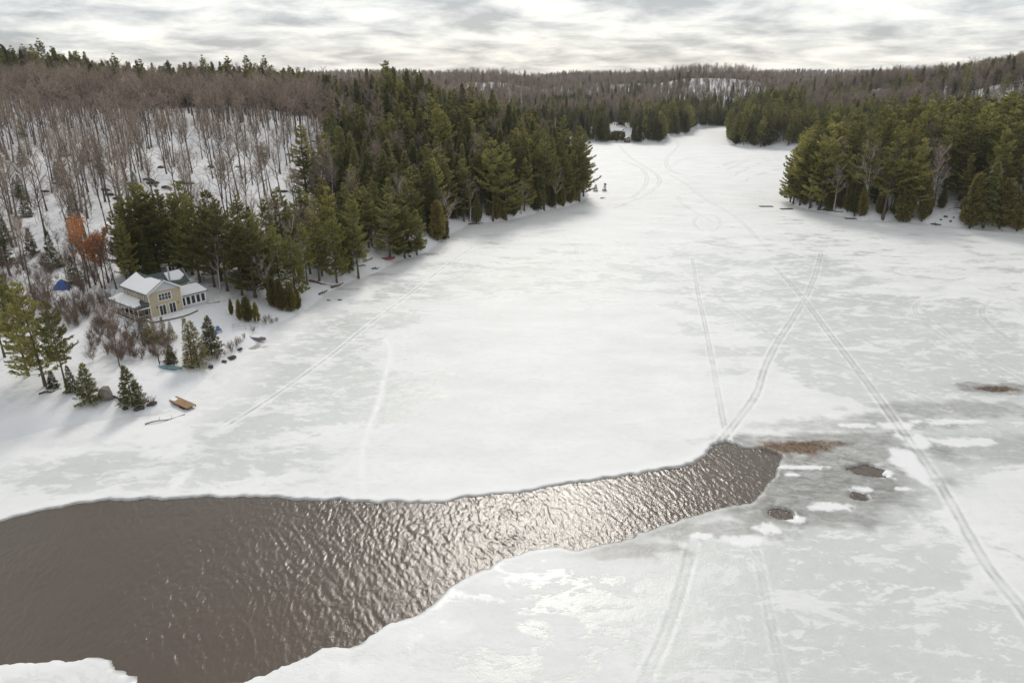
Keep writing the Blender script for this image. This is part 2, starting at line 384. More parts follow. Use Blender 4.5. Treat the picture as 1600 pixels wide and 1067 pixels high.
for a_ in [(1290, 750, 16, 9, .95), (1240, 790, 12, 5, .8), (1360, 700, 14, 5, .8), (1345, 735, 6.5, 3.2, .95), (1222, 802, 4.2, 3.0, .95), (1250, 690, 14, 2.6, .85), (1330, 690, 10, 3.0, .75), (1400, 660, 12, 3.2, .6), (1480, 640, 16, 3.5, .6), (1556, 607, 9, 3.0, .85), (1200, 760, 3.5, 3.5, .8), (1100, 830, 11, 2.2, .7), (960, 860, 9, 1.7, .75), (1320, 780, 5, 2.5, .6), (1500, 700, 20, 5, .45), (1300, 665, 12, 2.4, .5)]: blob(wet, *a_)
for a_ in [(1246, 700, 6.2, 2.1, 1.0), (1290, 693, 4.5, .9, .6), (1556, 608, 4.2, 1.2, .8), (1210, 706, 3.0, 1.2, .6), (387, 542, 3.2, 1.6, .75), (590, 429, 5, 1.8, .35), (665, 397, 5, 1.6, .5), (540, 452, 4, 1.2, .3), (240, 645, 3, 1.2, .25)]: blob(brown, *a_, warp=.7)
for a_ in [(1160, 845, 2.4, 1.3, 1), (1200, 826, 1.8, 1.1, 1), (1300, 792, 3.0, .9, 1), (1345, 765, 1.7, .7, 1), (1425, 725, 2.6, 5.0, 1), (1405, 665, 3.0, 1.6, 1), (1430, 690, 2.6, 2.4, 1), (1240, 812, 1.3, .9, 1), (1382, 738, 1.1, 1.7, 1), (1100, 838, 1.6, .6, 1), (1238, 742, 1.2, .5, 1), (1415, 764, 1.3, .5, 1), (1340, 665, 4, .8, .9), (1500, 690, 5, 1.5, .9), (1480, 660, 5, 1.2, .9), (280, 752, 1.2, 3.2, 1), (262, 705, 3.5, 2.2, .9), (480, 1040, 7, 2.2, .9), (650, 985, 6, 2.0, .9), (60, 1034, 6, 1.2, .9), (1250, 730, 4, .6, .8), (780, 905, 4.5, .9, .9)]: blob(white, *a_, warp=.6)
# the wet rim on the downstream side, crisp snow on the far side
south = np.maximum(sstep(-2, 2, (IX * .10 + 67.5) - IY), sstep(27, 31, IX))
rim = np.exp(-np.maximum(cs - .1, 0) / 1.1) * (cs > -1) * sstep(2, 12, IX) * (.35 + .65 * south)
wet = np.maximum(wet, np.maximum(rim * .9, .85 * np.exp(-np.maximum(cs, 0) / (.12 + 2.2 * np.clip(fbm(IX, IY, 3.0, 3) - .42, 0, 1))))); wet *= 1 - .9 * white
white = np.maximum(white, np.exp(-np.maximum(cs - .3, 0) / (1.2 + 1.4 * fbm(IX, IY, 4, 2))) * (1 - sstep(2, 12, IX) * south) * .95 * sstep(.15, .5, cs))
shore_snow = sstep(-14, -3, LS + 7 * (fbm(IX, IY, 9.0) - .5)); white = np.maximum(white, shore_snow); brown *= 1
# sled and snowmobile tracks: (pixels along the track, width, strength, kind)
TR = [([(1137, 692), (1125, 630), (1112, 560), (1100, 500), (1090, 455), (1082, 405)], 1.0, 1.0, 0),
      ([(1126, 690), (1150, 660), (1182, 615), (1195, 575), (1215, 535), (1250, 480), (1272, 435), (1283, 395)], 1.3, 1.0, 0),
      ([(1640, 1010), (1600, 955), (1540, 880), (1480, 775), (1440, 715), (1400, 660), (1345, 585), (1310, 540), (1280, 500), (1250, 460), (1212, 418)], 1.35, 1.0, 0),
      ([(1480, 640), (1420, 610), (1345, 583), (1225, 535), (1150, 485), (1085, 440), (1010, 415)], 1.1, .6, 0),
      ([(995, 1085), (1040, 990), (1062, 925), (1082, 850)], 1.2, .65, 0), ([(1228, 1085), (1205, 975), (1192, 910), (1180, 855)], .9, .6, 0),
      ([(350, 668), (400, 637), (470, 590), (530, 545), (575, 508), (620, 475), (690, 420), (740, 385)], .7, .9, 1),
      ([(600, 530), (610, 550), (600, 590), (590, 630), (575, 670), (566, 700), (564, 740), (567, 775)], .8, .9, 2),
      ([(520, 750), (566, 705)], .6, .6, 2), ([(500, 620), (560, 602), (640, 585), (700, 575)], .5, .5, 1),
      ([(1640, 610), (1560, 570), (1480, 530), (1440, 500), (1430, 480), (1450, 466), (1480, 460)], 1.1, .7, 0),
      ([(1640, 565), (1570, 525), (1540, 500), (1535, 482), (1550, 468)], 1.1, .7, 0), ([(1640, 625), (1530, 555), (1460, 500)], 1.0, .6, 0),
      ([(1300, 458), (1350, 450), (1400, 435)], 1.0, .6, 2), ([(1597, 545), (1596, 510)], 1.0, .6, 2),
      ([(1640, 480), (1500, 455), (1400, 440), (1290, 415)], 1.2, .45, 0), ([(1640, 440), (1450, 425), (1250, 415), (1000, 400)], 1.3, .4, 0),
      ([(900, 385), (905, 405), (930, 418), (1000, 425), (1060, 440)], 1.4, .5, 0),
      ([(1085, 345), (1092, 338), (1108, 335), (1122, 341), (1125, 352), (1112, 361), (1095, 360), (1085, 350), (1085, 345)], 1.2, .7, 0),
      ([(968, 228), (985, 246), (1010, 262), (1030, 278), (1025, 293), (1000, 310), (960, 325)], 1.4, .9, 0), ([(975, 252), (1000, 262), (1010, 275), (1008, 290), (990, 308)], 1.4, .8, 0),
      ([(1053, 215), (1060, 228), (1043, 246), (1042, 258), (1050, 268), (1075, 275)], 1.5, .8, 0), ([(1048, 262), (1065, 250), (1090, 245)], 1.4, .6, 0),
      ([(1050, 275), (1075, 290), (1100, 310), (1150, 340), (1200, 390)], 1.4, .6, 0), ([(1140, 265), (1170, 250), (1200, 244)], 1.4, .8, 0), ([(1145, 275), (1185, 256), (1225, 247)], 1.4, .7, 0), ([(1160, 285), (1190, 272), (1225, 262)], 1.4, .8, 0), ([(1120, 262), (1150, 252), (1185, 246)], 1.4, .6, 0),
      ([(1240, 320), (1150, 305), (1080, 302), (1060, 310), (1075, 325), (1110, 345)], 1.4, .6, 0), ([(760, 355), (880, 335), (960, 320), (1100, 300)], 1.4, .4, 0)]
for pl, wd, st, kind in TR:
    pts = [P(*q) for q in pl]
    fine = []
    for i in range(len(pts) - 1):                # smooth the polyline (Catmull-Rom)
        p0, p1, p2, p3 = [np.array(pts[min(max(k, 0), len(pts) - 1)]) for k in (i - 1, i, i + 1, i + 2)]
        for t in np.linspace(0, 1, 6, endpoint=False):
            fine.append(tuple(.5 * ((2 * p1) + (-p0 + p2) * t + (2 * p0 - 5 * p1 + 4 * p2 - p3) * t ** 2 + (-p0 + 3 * p1 - 3 * p2 + p3) * t ** 3)))
    fine.append(pts[-1]); fa = np.array(fine)
    bb = (IX > fa[:, 0].min() - 4) & (IX < fa[:, 0].max() + 4) & (IY > fa[:, 1].min() - 4) & (IY < fa[:, 1].max() + 4)
    if not bb.any(): continue
    xx, yy = IX[bb], IY[bb]; d = seg_dist(xx, yy, fine); far_w = wd * (.62 if kind == 0 else .8) * (1 + .9 * sstep(170, 400, yy)); d = d / far_w
    d = np.abs(d + .30 * (fbm(xx, yy, 1.6, 3) - .5))
    if kind == 0:
        nz = np.clip(2.6 * (fbm(xx, yy, 2.2, 4) - .30), 0, 1.15); groove = (.30 * np.exp(-(d / .7) ** 4) + .75 * np.exp(-((d - .55) / .20) ** 2)) * (.35 + .65 * nz); ridge = (np.exp(-((d - 1.05) / .24) ** 2) + .45 * np.exp(-(d / .22) ** 2)) * np.clip(.15 + 2.4 * (fbm(xx + 50, yy, 1.7, 4) - .28), 0, 1)
    elif kind == 1:
        groove = np.exp(-(d / .45) ** 2) * (vnoise(xx * 1.6, yy * 1.6) > .45); ridge = np.exp(-((d - .9) / .45) ** 2)
    else:
        groove = d * 0; ridge = np.exp(-(d / .75) ** 2) * (.5 + .8 * fbm(xx, yy, 2.5, 2))
    track[bb] = np.maximum(track[bb] * (1 - ridge * .8), groove * st); white[bb] = np.maximum(white[bb] * (1 - groove * st * .8), np.clip(ridge, 0, 1) * st * .95)
    IZ[bb] += (ridge * .022 - groove * .022) * st * (cs[bb] > .4)
m, nn, ll, p = mat('lake ice'); M['ice'] = m
g = _n(nn, 'ShaderNodeNewGeometry')
mp = _n(nn, 'ShaderNodeMapping'); mp.inputs['Scale'].default_value = (.55, 1.0, 1.0); mp.inputs['Rotation'].default_value = (0, 0, R(12)); ll.new(g.outputs['Position'], mp.inputs[0])
pv = mp.outputs[0]
patch = mmath('ADD', mmath('MULTIPLY', noise(.16, 7, .62, pv, .4), .72), mmath('MULTIPLY', noise(.9, 4, .6, pv), .28))
bareA = attr('bare'); thr = mmath('SUBTRACT', mmath('MULTIPLY', bareA, .40), mmath('SUBTRACT', patch, .40))
bare_f = mrange(thr, .09, .15)                                     # crisp edges between blown snow and bare ice
bare_f = mmath('MULTIPLY', bare_f, mrange(noise(.05, 3), .25, .6, .78, 1.0))
icec = mixc(noise(.5, 6, .7), (.49, .515, .492), (.63, .648, .622))
icec = mixc(mrange(noise(6.0, 4, .7), .45, .75, 0, .45), icec, (.69, .70, .69))
snow = mixc(mrange(noise(.11, 7, .7, pv), .36, .64), (.785, .787, .78), (.69, .70, .69))
fleck = mmath('MULTIPLY', mrange(noise(.62, 7, .68, pv, .3), .555, .60), .85)
fleck2 = mmath('MULTIPLY', mrange(noise(.21, 7, .7, pv, .5), .54, .575), .8)
bare_f = mmath('MULTIPLY', bare_f, mmath('SUBTRACT', 1.0, mmath('MAXIMUM', fleck, fleck2)))
c = mixc(bare_f, snow, icec)
c = mixc(mrange(noise(1.3, 7, .75, pv), .50, .66, 0, .28), c, (.54, .555, .54))
c = mixc(mmath('MULTIPLY', mmath('ADD', attr('track'), 0), .95), c, (.42, .435, .42))
wn = mmath('MULTIPLY', attr('wet'), mrange(noise(.9, 7, .75, pv, .4), .34, .58, .50, 1.0))
c = mixc(wn, c, mixc(noise(1.6, 6, .7), (.10, .096, .084), (.29, .285, .26)))
c = mixc(mmath('MINIMUM', attr('white'), 1.0), c, (.795, .798, .795))
bn = mmath('MULTIPLY', attr('brown'), mrange(noise(2.2, 6, .75), .22, .42))
c = mixc(bn, c, mixc(noise(4.0, 4, .7), (.085, .055, .038), (.27, .185, .12)))
ll.new(c, p.inputs['Base Color'])
ll.new(mrange(mmath('MAXIMUM', bare_f, wn), 0, 1, .62, .30), p.inputs['Roughness']); p.inputs['Specular IOR Level'].default_value = .4
b = _n(nn, 'ShaderNodeBump'); setin(b, Strength=.35, Distance=.08); ll.new(mmath('ADD', noise(2.5, 6, .7), mmath('MULTIPLY', bare_f, -.5)), b.inputs['Height']); ll.new(b.outputs[0], p.inputs['Normal'])
me = grid_mesh('ice', ix, iy, IZ, LS < 4.0, {'bare': bare, 'wet': wet, 'brown': brown, 'white': np.clip(white, 0, 1), 'track': np.clip(track, 0, 1)}, M['ice'])
o = link('ice', me); o['kind'] = 'structure'
print('ice', len(me.vertices), round(time.time() - T0, 1))

# open water: a rippled sheet just under the ice surface
m, nn, ll, p = mat('open water'); M['water'] = m
g = _n(nn, 'ShaderNodeNewGeometry')
ll.new(mixc(noise(.06, 3), (.088, .070, .055), (.125, .102, .082)), p.inputs['Base Color']); setin(p, Roughness=.03); p.inputs['IOR'].default_value = 1.333
mp = _n(nn, 'ShaderNodeMapping'); mp.inputs['Scale'].default_value = (3.6, 2.2, 1); mp.inputs['Rotation'].default_value = (0, 0, R(-8)); ll.new(g.outputs['Position'], mp.inputs[0])
b = _n(nn, 'ShaderNodeBump'); setin(b, Strength=.8, Distance=.03); ll.new(noise(1.6, 4, .7, mp.outputs[0], .3), b.inputs['Height']); ll.new(b.outputs[0], p.inputs['Normal'])
wx = np.arange(-72, 84, .105); wy = np.arange(43, 106, .105); WX, WY = np.meshgrid(wx, wy); WZ = np.zeros(WX.shape) - .14
wax = WX + 1.6 * (fbm(WX, WY, 7.0, 3) - .5) + .30 * WY * .35; way = WY + 1.5 * (fbm(WX + 91, WY, 5.0, 3) - .5)
ruff = np.clip(.45 + 1.4 * (fbm(WX - 33, WY + 12, 11.0, 3) - .28), .50, 1.1)      # calmer and more ruffled patches
WZ += ruff * (.050 * (vnoise(wax / .27, way / .62) - .5) + .026 * (vnoise(wax / .16 + 40, way / .30) - .5) + .046 * (vnoise((wax + .5 * way) / .46 + 9, way / 1.2) - .5))
_cc = sdist(WX[::6, ::6], WY[::6, ::6], CH); wcs = _bil(_cc, (WX - wx[0]) / .63, (WY - wy[0]) / .63); kw = wcs < 2.0
for (hp, a, b_) in HOLES:
    cx, cy = P(*hp); kw |= np.hypot(WX - cx, WY - cy) < a + .8

o = link('water', grid_mesh('water', wx, wy, WZ, kw, {}, M['water'])); o['kind'] = 'structure'

# ------------------------------------------------------------------ trees: meshes
class FB:                                     # foliage blades gathered with numpy
    def __init__(s): s.q = []; s.t = []
    def blades(s, Pn, D, U, Ln, Wn, tint):
        D = D / np.linalg.norm(D, axis=1, keepdims=True); S = np.cross(D, U); S /= np.linalg.norm(S, axis=1, keepdims=True) + 1e-9
        Ln = Ln[:, None]; Wn = Wn[:, None] * .5; mid = Pn + D * Ln * .5
        s.q.append(np.stack([Pn, mid + S * Wn, Pn + D * Ln, mid - S * Wn], 1)); s.t.append(tint)
    def mesh(s, name, m):
        q = np.concatenate(s.q); t = np.concatenate(s.t)
        me = raw_mesh(name, q.reshape(-1, 3), np.arange(len(q) * 4).reshape(-1, 4), m)
        a = me.attributes.new('tint', 'FLOAT', 'FACE'); a.data.foreach_set('value', t.astype(np.float32)); return me
def unit(rs, n):
    v = rs.normal(size=(n, 3)); return v / np.linalg.norm(v, axis=1, keepdims=True)
def trunk_mesh(name, Ht, r, m, rs, top=1.0, lean=.02, sides=6):
    b = MB(); n = 7; ph = rs.rand() * 6; a = rs.normal(0, lean, 2)
    pts = [(a[0] * Ht * t + .12 * math.sin(3 * t + ph), a[1] * Ht * t + .12 * math.cos(2.3 * t + ph), Ht * top * t - .4 * (t == 0)) for t in np.linspace(0, 1, n)]
    b.tube(pts, [r * 1.35] + [r * (1 - .93 * t) for t in np.linspace(0, 1, n)[1:]], sides)
    me = b.mesh(name, m)
    for q in me.polygons: q.use_smooth = True
    return me, pts
def conifer(kind, seed, Ht, Rd, base, needles, dens=1.0):
    rs = np.random.RandomState(seed)
    tm, pts = trunk_mesh(kind + ' trunk', Ht, Ht * .0125 + .04, M['pine_bark'], rs, .98, .012)
    f = FB(); z = base * Ht; wood = MB()
    gap = set()
    while z < Ht * .985:
        fr = (z - base * Ht) / (Ht * (1 - base))
        if kind == 'pine':
            Lb = Rd * ((1 - fr) ** .50) * (.5 + .5 * math.sin(math.pi * min(1, .25 + .8 * fr))) * 1.22; nb_ = rs.randint(4, 7); step = Ht * .044 * rs.uniform(.7, 1.4)
        elif kind == 'hemlock':
            Lb = Rd * ((1 - fr) ** .85) * (1 if fr > .12 else .75); nb_ = rs.randint(6, 9); step = .50
        elif kind == 'spruce':
            Lb = Rd * (1 - fr) ** .9 + .05; nb_ = rs.randint(5, 8); step = .38
        else:
            Lb = Rd * (1 - fr) ** .6 * min(1, .65 + 2 * fr); nb_ = rs.randint(6, 9); step = .40
        az0 = rs.rand() * 6.28
        i = min(int(z / Ht * 6), 5); tt = z / Ht * 6 - i; cx = pts[i][0] * (1 - tt) + pts[i + 1][0] * tt; cy = pts[i][1] * (1 - tt) + pts[i + 1][1] * tt
        for k in range(nb_):
            az = az0 + k * 6.283 / nb_ + rs.normal(0, .3); l = Lb * (rs.uniform(.45, 1.25) if kind == 'pine' else rs.uniform(.8, 1.12))
            if kind == 'pine' and rs.rand() < .10: continue
            dh = np.array([math.cos(az), math.sin(az), 0]); lat = np.array([-dh[1], dh[0], 0])
            if kind == 'pine': up0, curve = rs.uniform(-.1, .2) + .6 * fr ** 2, .28
            elif kind == 'hemlock': up0, curve = .10 + .5 * fr ** 3, -.38
            elif kind == 'spruce': up0, curve = rs.uniform(-.1, .05) + .5 * fr ** 2, .12
            else: up0, curve = .55, .25
            z0 = z + rs.normal(0, .12)
            n = int({'pine': 13, 'hemlock': 11, 'spruce': 20, 'cedar': 26}[kind] * max(l, .35) * dens) + 3
            u = rs.uniform(.28 if kind == 'pine' else .12, 1, n) ** .8
            wsp = {'pine': .30, 'hemlock': .26, 'spruce': .22, 'cedar': .25}[kind] * l * np.sin(np.pi * np.clip(u * .85 + .1, 0, 1))
            sl = rs.uniform(-1, 1, n)
            pos = np.array([cx, cy, z0]) + dh * (u * l)[:, None] + lat * (sl * wsp)[:, None]
            pos[:, 2] += u * l * up0 + curve * l * u ** 2 + rs.normal(0, .10 if kind != 'cedar' else .25, n)
            D = dh * .8 + lat * (sl * .8)[:, None] + rs.normal(0, .25, (n, 3)); D[:, 2] += {'pine': .45, 'hemlock': -.25, 'spruce': .1, 'cedar': .7}[kind]
            U = np.array([0, 0, 1.0]) + rs.normal(0, .45, (n, 3))
            if kind == 'cedar': U = unit(rs, n)
            Ls = {'pine': .62, 'hemlock': .66, 'spruce': .36, 'cedar': .50}[kind] * rs.uniform(.7, 1.3, n); Ws = Ls * {'pine': .40, 'hemlock': .46, 'spruce': .36, 'cedar': .42}[kind]
            f.blades(pos, D, U, Ls, Ws, np.clip(rs.normal(.45, .28, n), 0, 1))
            if kind == 'pine' or (kind == 'hemlock' and k % 3 == 0):
                e1 = np.array([cx, cy, z0]) + dh * l * .45 + np.array([0, 0, l * .45 * up0 + curve * l * .2]); e2 = np.array([cx, cy, z0]) + dh * l * .9 + np.array([0, 0, l * .9 * up0 + curve * l * .8])
                wood.tube([(cx, cy, z0), tuple(e1), tuple(e2)], [.045 + .008 * l, .03, .01], 3, False)
        z += step
    n = 16; pos = np.array([pts[-1][0], pts[-1][1], Ht * .97]) + rs.normal(0, .12, (n, 3)); D = rs.normal(0, .4, (n, 3)) + np.array([0, 0, 1.0])
    f.blades(pos, D, unit(rs, n), np.full(n, .6), np.full(n, .18), rs.rand(n))
    if wood.v:                                # boughs belong to the trunk mesh
        me2 = MB(); me2.v = [tuple(v.co) for v in tm.vertices]; me2.f = [tuple(q.vertices) for q in tm.polygons]; me2.add(wood.v, wood.f)
        tm = me2.mesh(kind + ' trunk', M['pine_bark'])
    return tm, f.mesh(kind + ' crown', needles)
def bare_tree(seed, Ht, Rd, base, bark, twig, r=None, dens=1.0, spread=1.0):
    rs = np.random.RandomState(seed); r = r or Ht * .012 + .03
    tm, pts = trunk_mesh('bare trunk', Ht, r, bark, rs, .86, .035); br = MB(); f = FB()
    P3 = [Vector(p) for p in pts]
    def at(t):
        s = t * 6; i = min(int(s), 5); return P3[i].lerp(P3[i + 1], s - i)
    nl = int(rs.randint(11, 15) * dens)
    limbs = MB()
    for k in range(nl):
        t = base + (1 - base) * (k + rs.rand()) / nl * .98; p0 = at(min(t, 1)); az = k * 2.4 + rs.normal(0, .4)
        l = Rd * (1.15 - .45 * (t - base) / (1 - base)) * rs.uniform(.75, 1.2); el = rs.uniform(.55, 1.05) / spread + .25 * t
        d = Vector((math.cos(az) * math.cos(el), math.sin(az) * math.cos(el), math.sin(el)))
        side = Vector((rs.normal(), rs.normal(), 0)) * .12
        q = [p0, p0 + d * l * .5 + side * l, p0 + (d + Vector((0, 0, .22))) * l]; r0 = r * (1 - .8 * t) * .62 + .012
        limbs.tube(q, [r0, r0 * .6, .012], 4, False)
        for j in range(6):
            u = .3 + .7 * (j + rs.rand()) / 6; s0 = q[0].lerp(q[1], u * 2) if u < .5 else q[1].lerp(q[2], u * 2 - 1)
            d2 = (d * .7 + Vector(rs.normal(0, .55, 3)) + Vector((0, 0, .35))).normalized(); l2 = l * rs.uniform(.28, .5)
            s1 = s0 + d2 * l2; limbs.tube([s0, s1], [r0 * .36 + .008, .008], 3, False)
            n = int(15 * dens); uu = rs.uniform(.15, 1, n)[:, None]; pos = np.array(s0) * (1 - uu) + np.array(s1) * uu
            D = np.array(d2) * .7 + rs.normal(0, .6, (n, 3)); D[:, 2] += .35
            Ls = rs.uniform(.5, 1.25, n) * min(1, Ht / 13); f.blades(pos, D, unit(rs, n), Ls, np.full(n, .042) * rs.uniform(.6, 1.3, n), np.clip(rs.normal(.5, .28, n), 0, 1))
    me2 = MB(); me2.v = [tuple(v.co) for v in tm.vertices]; me2.f = [tuple(q.vertices) for q in tm.polygons]; me2.add(limbs.v, limbs.f)
    return me2.mesh('bare trunk', bark), f.mesh('bare crown', twig)
def shrub_mesh(seed, Ht, Rd, m, n=260, wd=.035):
    rs = np.random.RandomState(seed); f = FB(); ns = 11
    for k in range(ns):
        az = rs.rand() * 6.28; out = rs.uniform(.1, 1) * Rd; b0 = np.array([rs.normal(0, .12), rs.normal(0, .12), -.1]); tip = np.array([math.cos(az) * out, math.sin(az) * out, Ht * rs.uniform(.6, 1.0)])
        d = tip - b0; f.blades(b0[None], d[None], unit(rs, 1), np.array([np.linalg.norm(d)]), np.array([.07]), np.array([.3]))
        mN = n // ns; u = rs.uniform(.25, 1, mN)[:, None]; pos = b0 + d * u; D = d / np.linalg.norm(d) + rs.normal(0, .6, (mN, 3))
        f.blades(pos, D, unit(rs, mN), rs.uniform(.25, .7, mN) * Ht * .4, np.full(mN, wd), np.clip(rs.normal(.5, .3, mN), 0, 1))
    return f.mesh('shrub twigs', m)
def leafy_tree(seed, Ht, Rd, leaf):
    tm, tw = bare_tree(seed, Ht, Rd, .35, M['bark'], M['twig']); rs = np.random.RandomState(seed); co = np.zeros(len(tw.vertices) * 3, np.float32); tw.vertices.foreach_get('co', co); co = co.reshape(-1, 3)
    f = FB(); pk = co[rs.randint(0, len(co), 3600)] + rs.normal(0, .18, (3600, 3)); f.blades(pk, unit(rs, 3600), unit(rs, 3600), rs.uniform(.2, .42, 3600), rs.uniform(.14, .26, 3600), rs.rand(3600))
    return tm, f.mesh('withered crown', leaf)

SPEC = {}     # species -> list of (trunk mesh, crown mesh, nominal height, nominal radius)
def pine_set(ns, key, kind, needles, hs, rr, base, dens=1.0):
    SPEC[key] = [(*conifer(kind, ns + i, hs[i], rr[i], base[i], needles, dens), hs[i], rr[i]) for i in range(len(hs))]
pine_set(10, 'pine', 'pine', M['pine'], [25, 23, 21, 24, 19, 22], [4.6, 4.2, 4.4, 3.8, 4.0, 4.8], [.16, .24, .13, .28, .10, .34], 2.0)
pine_set(30, 'hemlock', 'hemlock', M['hemlock'], [20, 18, 21, 16, 19], [3.5, 3.3, 3.2, 3.4, 3.8], [.10, .08, .16, .05, .12], 1.0)
pine_set(50, 'cedar', 'cedar', M['cedar'], [9, 7.5, 10.5], [1.9, 1.7, 2.0], [.03, .03, .05])
pine_set(58, 'thin_cedar', 'spruce', M['cedar'], [8.5, 9.5], [2.2, 1.9], [.05, .06], .75)
pine_set(70, 'spruce', 'spruce', M['spruce'], [6.5, 5.5, 7.5], [1.9, 1.6, 2.0], [.06, .05, .08], 1.7)
pine_set(75, 'red', 'spruce', M['red_conifer'], [4.5, 4.0], [1.3, 1.1], [.08, .06])
SPEC['bare'] = [(*bare_tree(90 + i, h, r, b, M['bark'], M['twig']), h, r) for i, (h, r, b) in enumerate([(19, 4.3, .50), (18, 3.8, .55), (20, 4.6, .46), (17, 3.6, .58), (18.5, 4.2, .40), (16, 3.6, .5), (19, 3.9, .6)])]
SPEC['birch'] = [(*bare_tree(120 + i, h, r, b, M['birch_bark'], M['birch_twig'], None, 1.0, 1.15), h, r) for i, (h, r, b) in enumerate([(15, 3.6, .35), (13, 3.0, .3), (16, 3.2, .45)])]
SPEC['sapling'] = [(*bare_tree(140 + i, h, r, .3, M['bark'], M['shrub'], .06, .7), h, r) for i, (h, r) in enumerate([(8, 1.9), (7, 1.6), (9, 2.1)])]
SPEC['oak'] = [(*leafy_tree(160, 15, 4.2, M['oak']), 15, 4.2), (*leafy_tree(161, 12, 3.4, M['oak']), 12, 3.4)]
print('tree meshes', sum(len(b.polygons) for s in SPEC.values() for (a, b, c_, d_) in s), round(time.time() - T0, 1))

# ------------------------------------------------------------------ trees: where they stand
rng = np.random.RandomState(21)
TREES = []        # dict per tree
def add_tree(sp, x, y, h=None, var=None, rz=None, zone='', label=None, name=None, z=None, gscale=None):
    vs_ = SPEC[sp]; var = rng.randint(len(vs_)) if var is None else var; s = (h / vs_[var][2]) if h else rng.uniform(.78, 1.12)
    TREES.append(dict(sp=sp, x=x, y=y, z=z, s=s, var=var, rz=rng.rand() * 6.28 if rz is None else rz, w=rng.uniform(.78, 1.22), zone=zone, label=label, name=name, hero=label is not None))
def at_px(sp, u, v, top=None, h=None, **k):
    x, y, z = hit(u, v)
    if top is not None:
        _, _, zc_ = project(x, y, z); h = (v - top) * float(zc_) / FPX / CP
    add_tree(sp, x, y, h, z=z, **k); return x, y, z
# trees that the picture singles out
at_px('pine', 70, 604, 445, var=2, zone='hero', label='tall white pine with a forked olive crown on the snowy shore above the young spruces')
at_px('pine', 104, 610, 475, var=5, zone='hero', label='white pine with a bare lower trunk standing next to the young spruces')
at_px('pine', 45, 588, 440, var=0, zone='hero', label='white pine behind the pair of pines on the snowy shore')
at_px('pine', 8, 560, 455, var=3, zone='hero', label='white pine on the snowy bank farthest along the shore from the dock')
at_px('spruce', 143, 630, 570, var=0, zone='hero', label='bushy young spruce directly beside the boulder')
at_px('spruce', 207, 637, 574, var=2, zone='hero', label='open young spruce between the boulder and the wooden dock')
at_px('spruce', 114, 614, 574, var=1, zone='hero', label='slim young spruce between the bushy spruce and the pine trunk')
at_px('spruce', 84, 607, 582, var=1, zone='hero', label='smallest young spruce between the two pine trunks')
at_px('thin_cedar', 312, 574, 505, var=0, zone='hero', label='olive brown cedar at the shore beside the turquoise canoe')
at_px('thin_cedar', 300, 570, 500, var=1, zone='hero', label='thin sparse cedar close behind the olive brown shore cedar')
at_px('spruce', 333, 556, 497, var=2, zone='hero', label='thin young spruce standing on the lawn below the blue chairs')
at_px('spruce', 268, 568, 540, var=1, zone='hero', label='little snow-edged spruce just behind the turquoise canoe')
at_px('sapling', 188, 572, 470, var=0, zone='hero', label='lone bare leaning sapling on the snow slope below the cottage porch')
at_px('oak', 140, 450, 352, var=0, zone='hero', label='tree keeping rust orange withered leaves behind the cottage')
at_px('oak', 165, 452, 372, var=1, zone='hero', label='smaller tree with rust brown withered leaves nearest the porch end')
for i, (u, v, t) in enumerate([(375, 500, 470), (388, 503, 466), (402, 504, 474), (362, 492, 468)]): at_px('cedar', u, v, t, zone='cedarrow')
for i, (u, v, t) in enumerate([(440, 486, 440), (455, 487, 446), (428, 480, 436), (466, 485, 455)]): at_px('cedar', u, v, t, zone='cedarclump')
at_px('pine', 462, 470, 365, var=4, zone='hero', label='single pale green pine rising out of the shore cedars beyond the cottage')
at_px('pine', 527, 443, 333, var=4, zone='hero', label='broad pale green pine leaning over the fallen log on the shore')
at_px('pine', 560, 436, 315, var=0, zone='hero', label='dense pine next to the fallen log on the shore')
at_px('pine', 610, 405, 310, var=2, zone='hero', label='pine with pale trunk right above the red canoe')
at_px('pine', 632, 404, 318, var=4, zone='hero', label='bright green pine between the red canoe and the sandy patch')
at_px('pine', 652, 398, 332, var=4, zone='hero', label='short pine at the tip of the clump beside the sandy patch')
for (u, v, t) in [(684, 376, 320), (694, 374, 325)]: at_px('cedar', u, v, t, zone='cedartip')
at_px('red', 931, 299, 283, var=0, zone='redpair'); at_px('red', 945, 299, 280, var=1, zone='redpair')
for (u, v, t) in [(1380, 343, 205), (1345, 338, 220), (1250, 322, 215), (1265, 326, 212), (1240, 319, 222), (1280, 328, 208), (1420, 345, 232), (1235, 316, 235), (1258, 318, 225)]: at_px('pine', u, v, t, zone='point')
for (u, v, t) in [(1440, 347, 290), (1412, 347, 275), (1335, 337, 270), (1535, 357, 262), (1515, 356, 280), (1590, 362, 300), (1560, 358, 290)]: at_px('cedar' if t > 270 else 'hemlock', u, v, t, zone='point')
for (u, v, t) in [(1452, 330, 240), (1350, 335, 235), (1302, 330, 265), (1590, 358, 265), (1535, 345, 270)]: at_px('birch', u, v, t, zone='point')
for (u, v, t) in [(770, 345, 230), (850, 330, 225), (790, 343, 235), (880, 322, 215), (905, 316, 210), (725, 346, 265)]: at_px('pine', u, v, t, zone='headland')
for (u, v, t) in [(815, 336, 285), (702, 372, 300), (735, 348, 280), (868, 326, 262), (420, 470, 400), (345, 455, 370)]: at_px('birch', u, v, t, zone='headland' if u > 690 else 'grove')

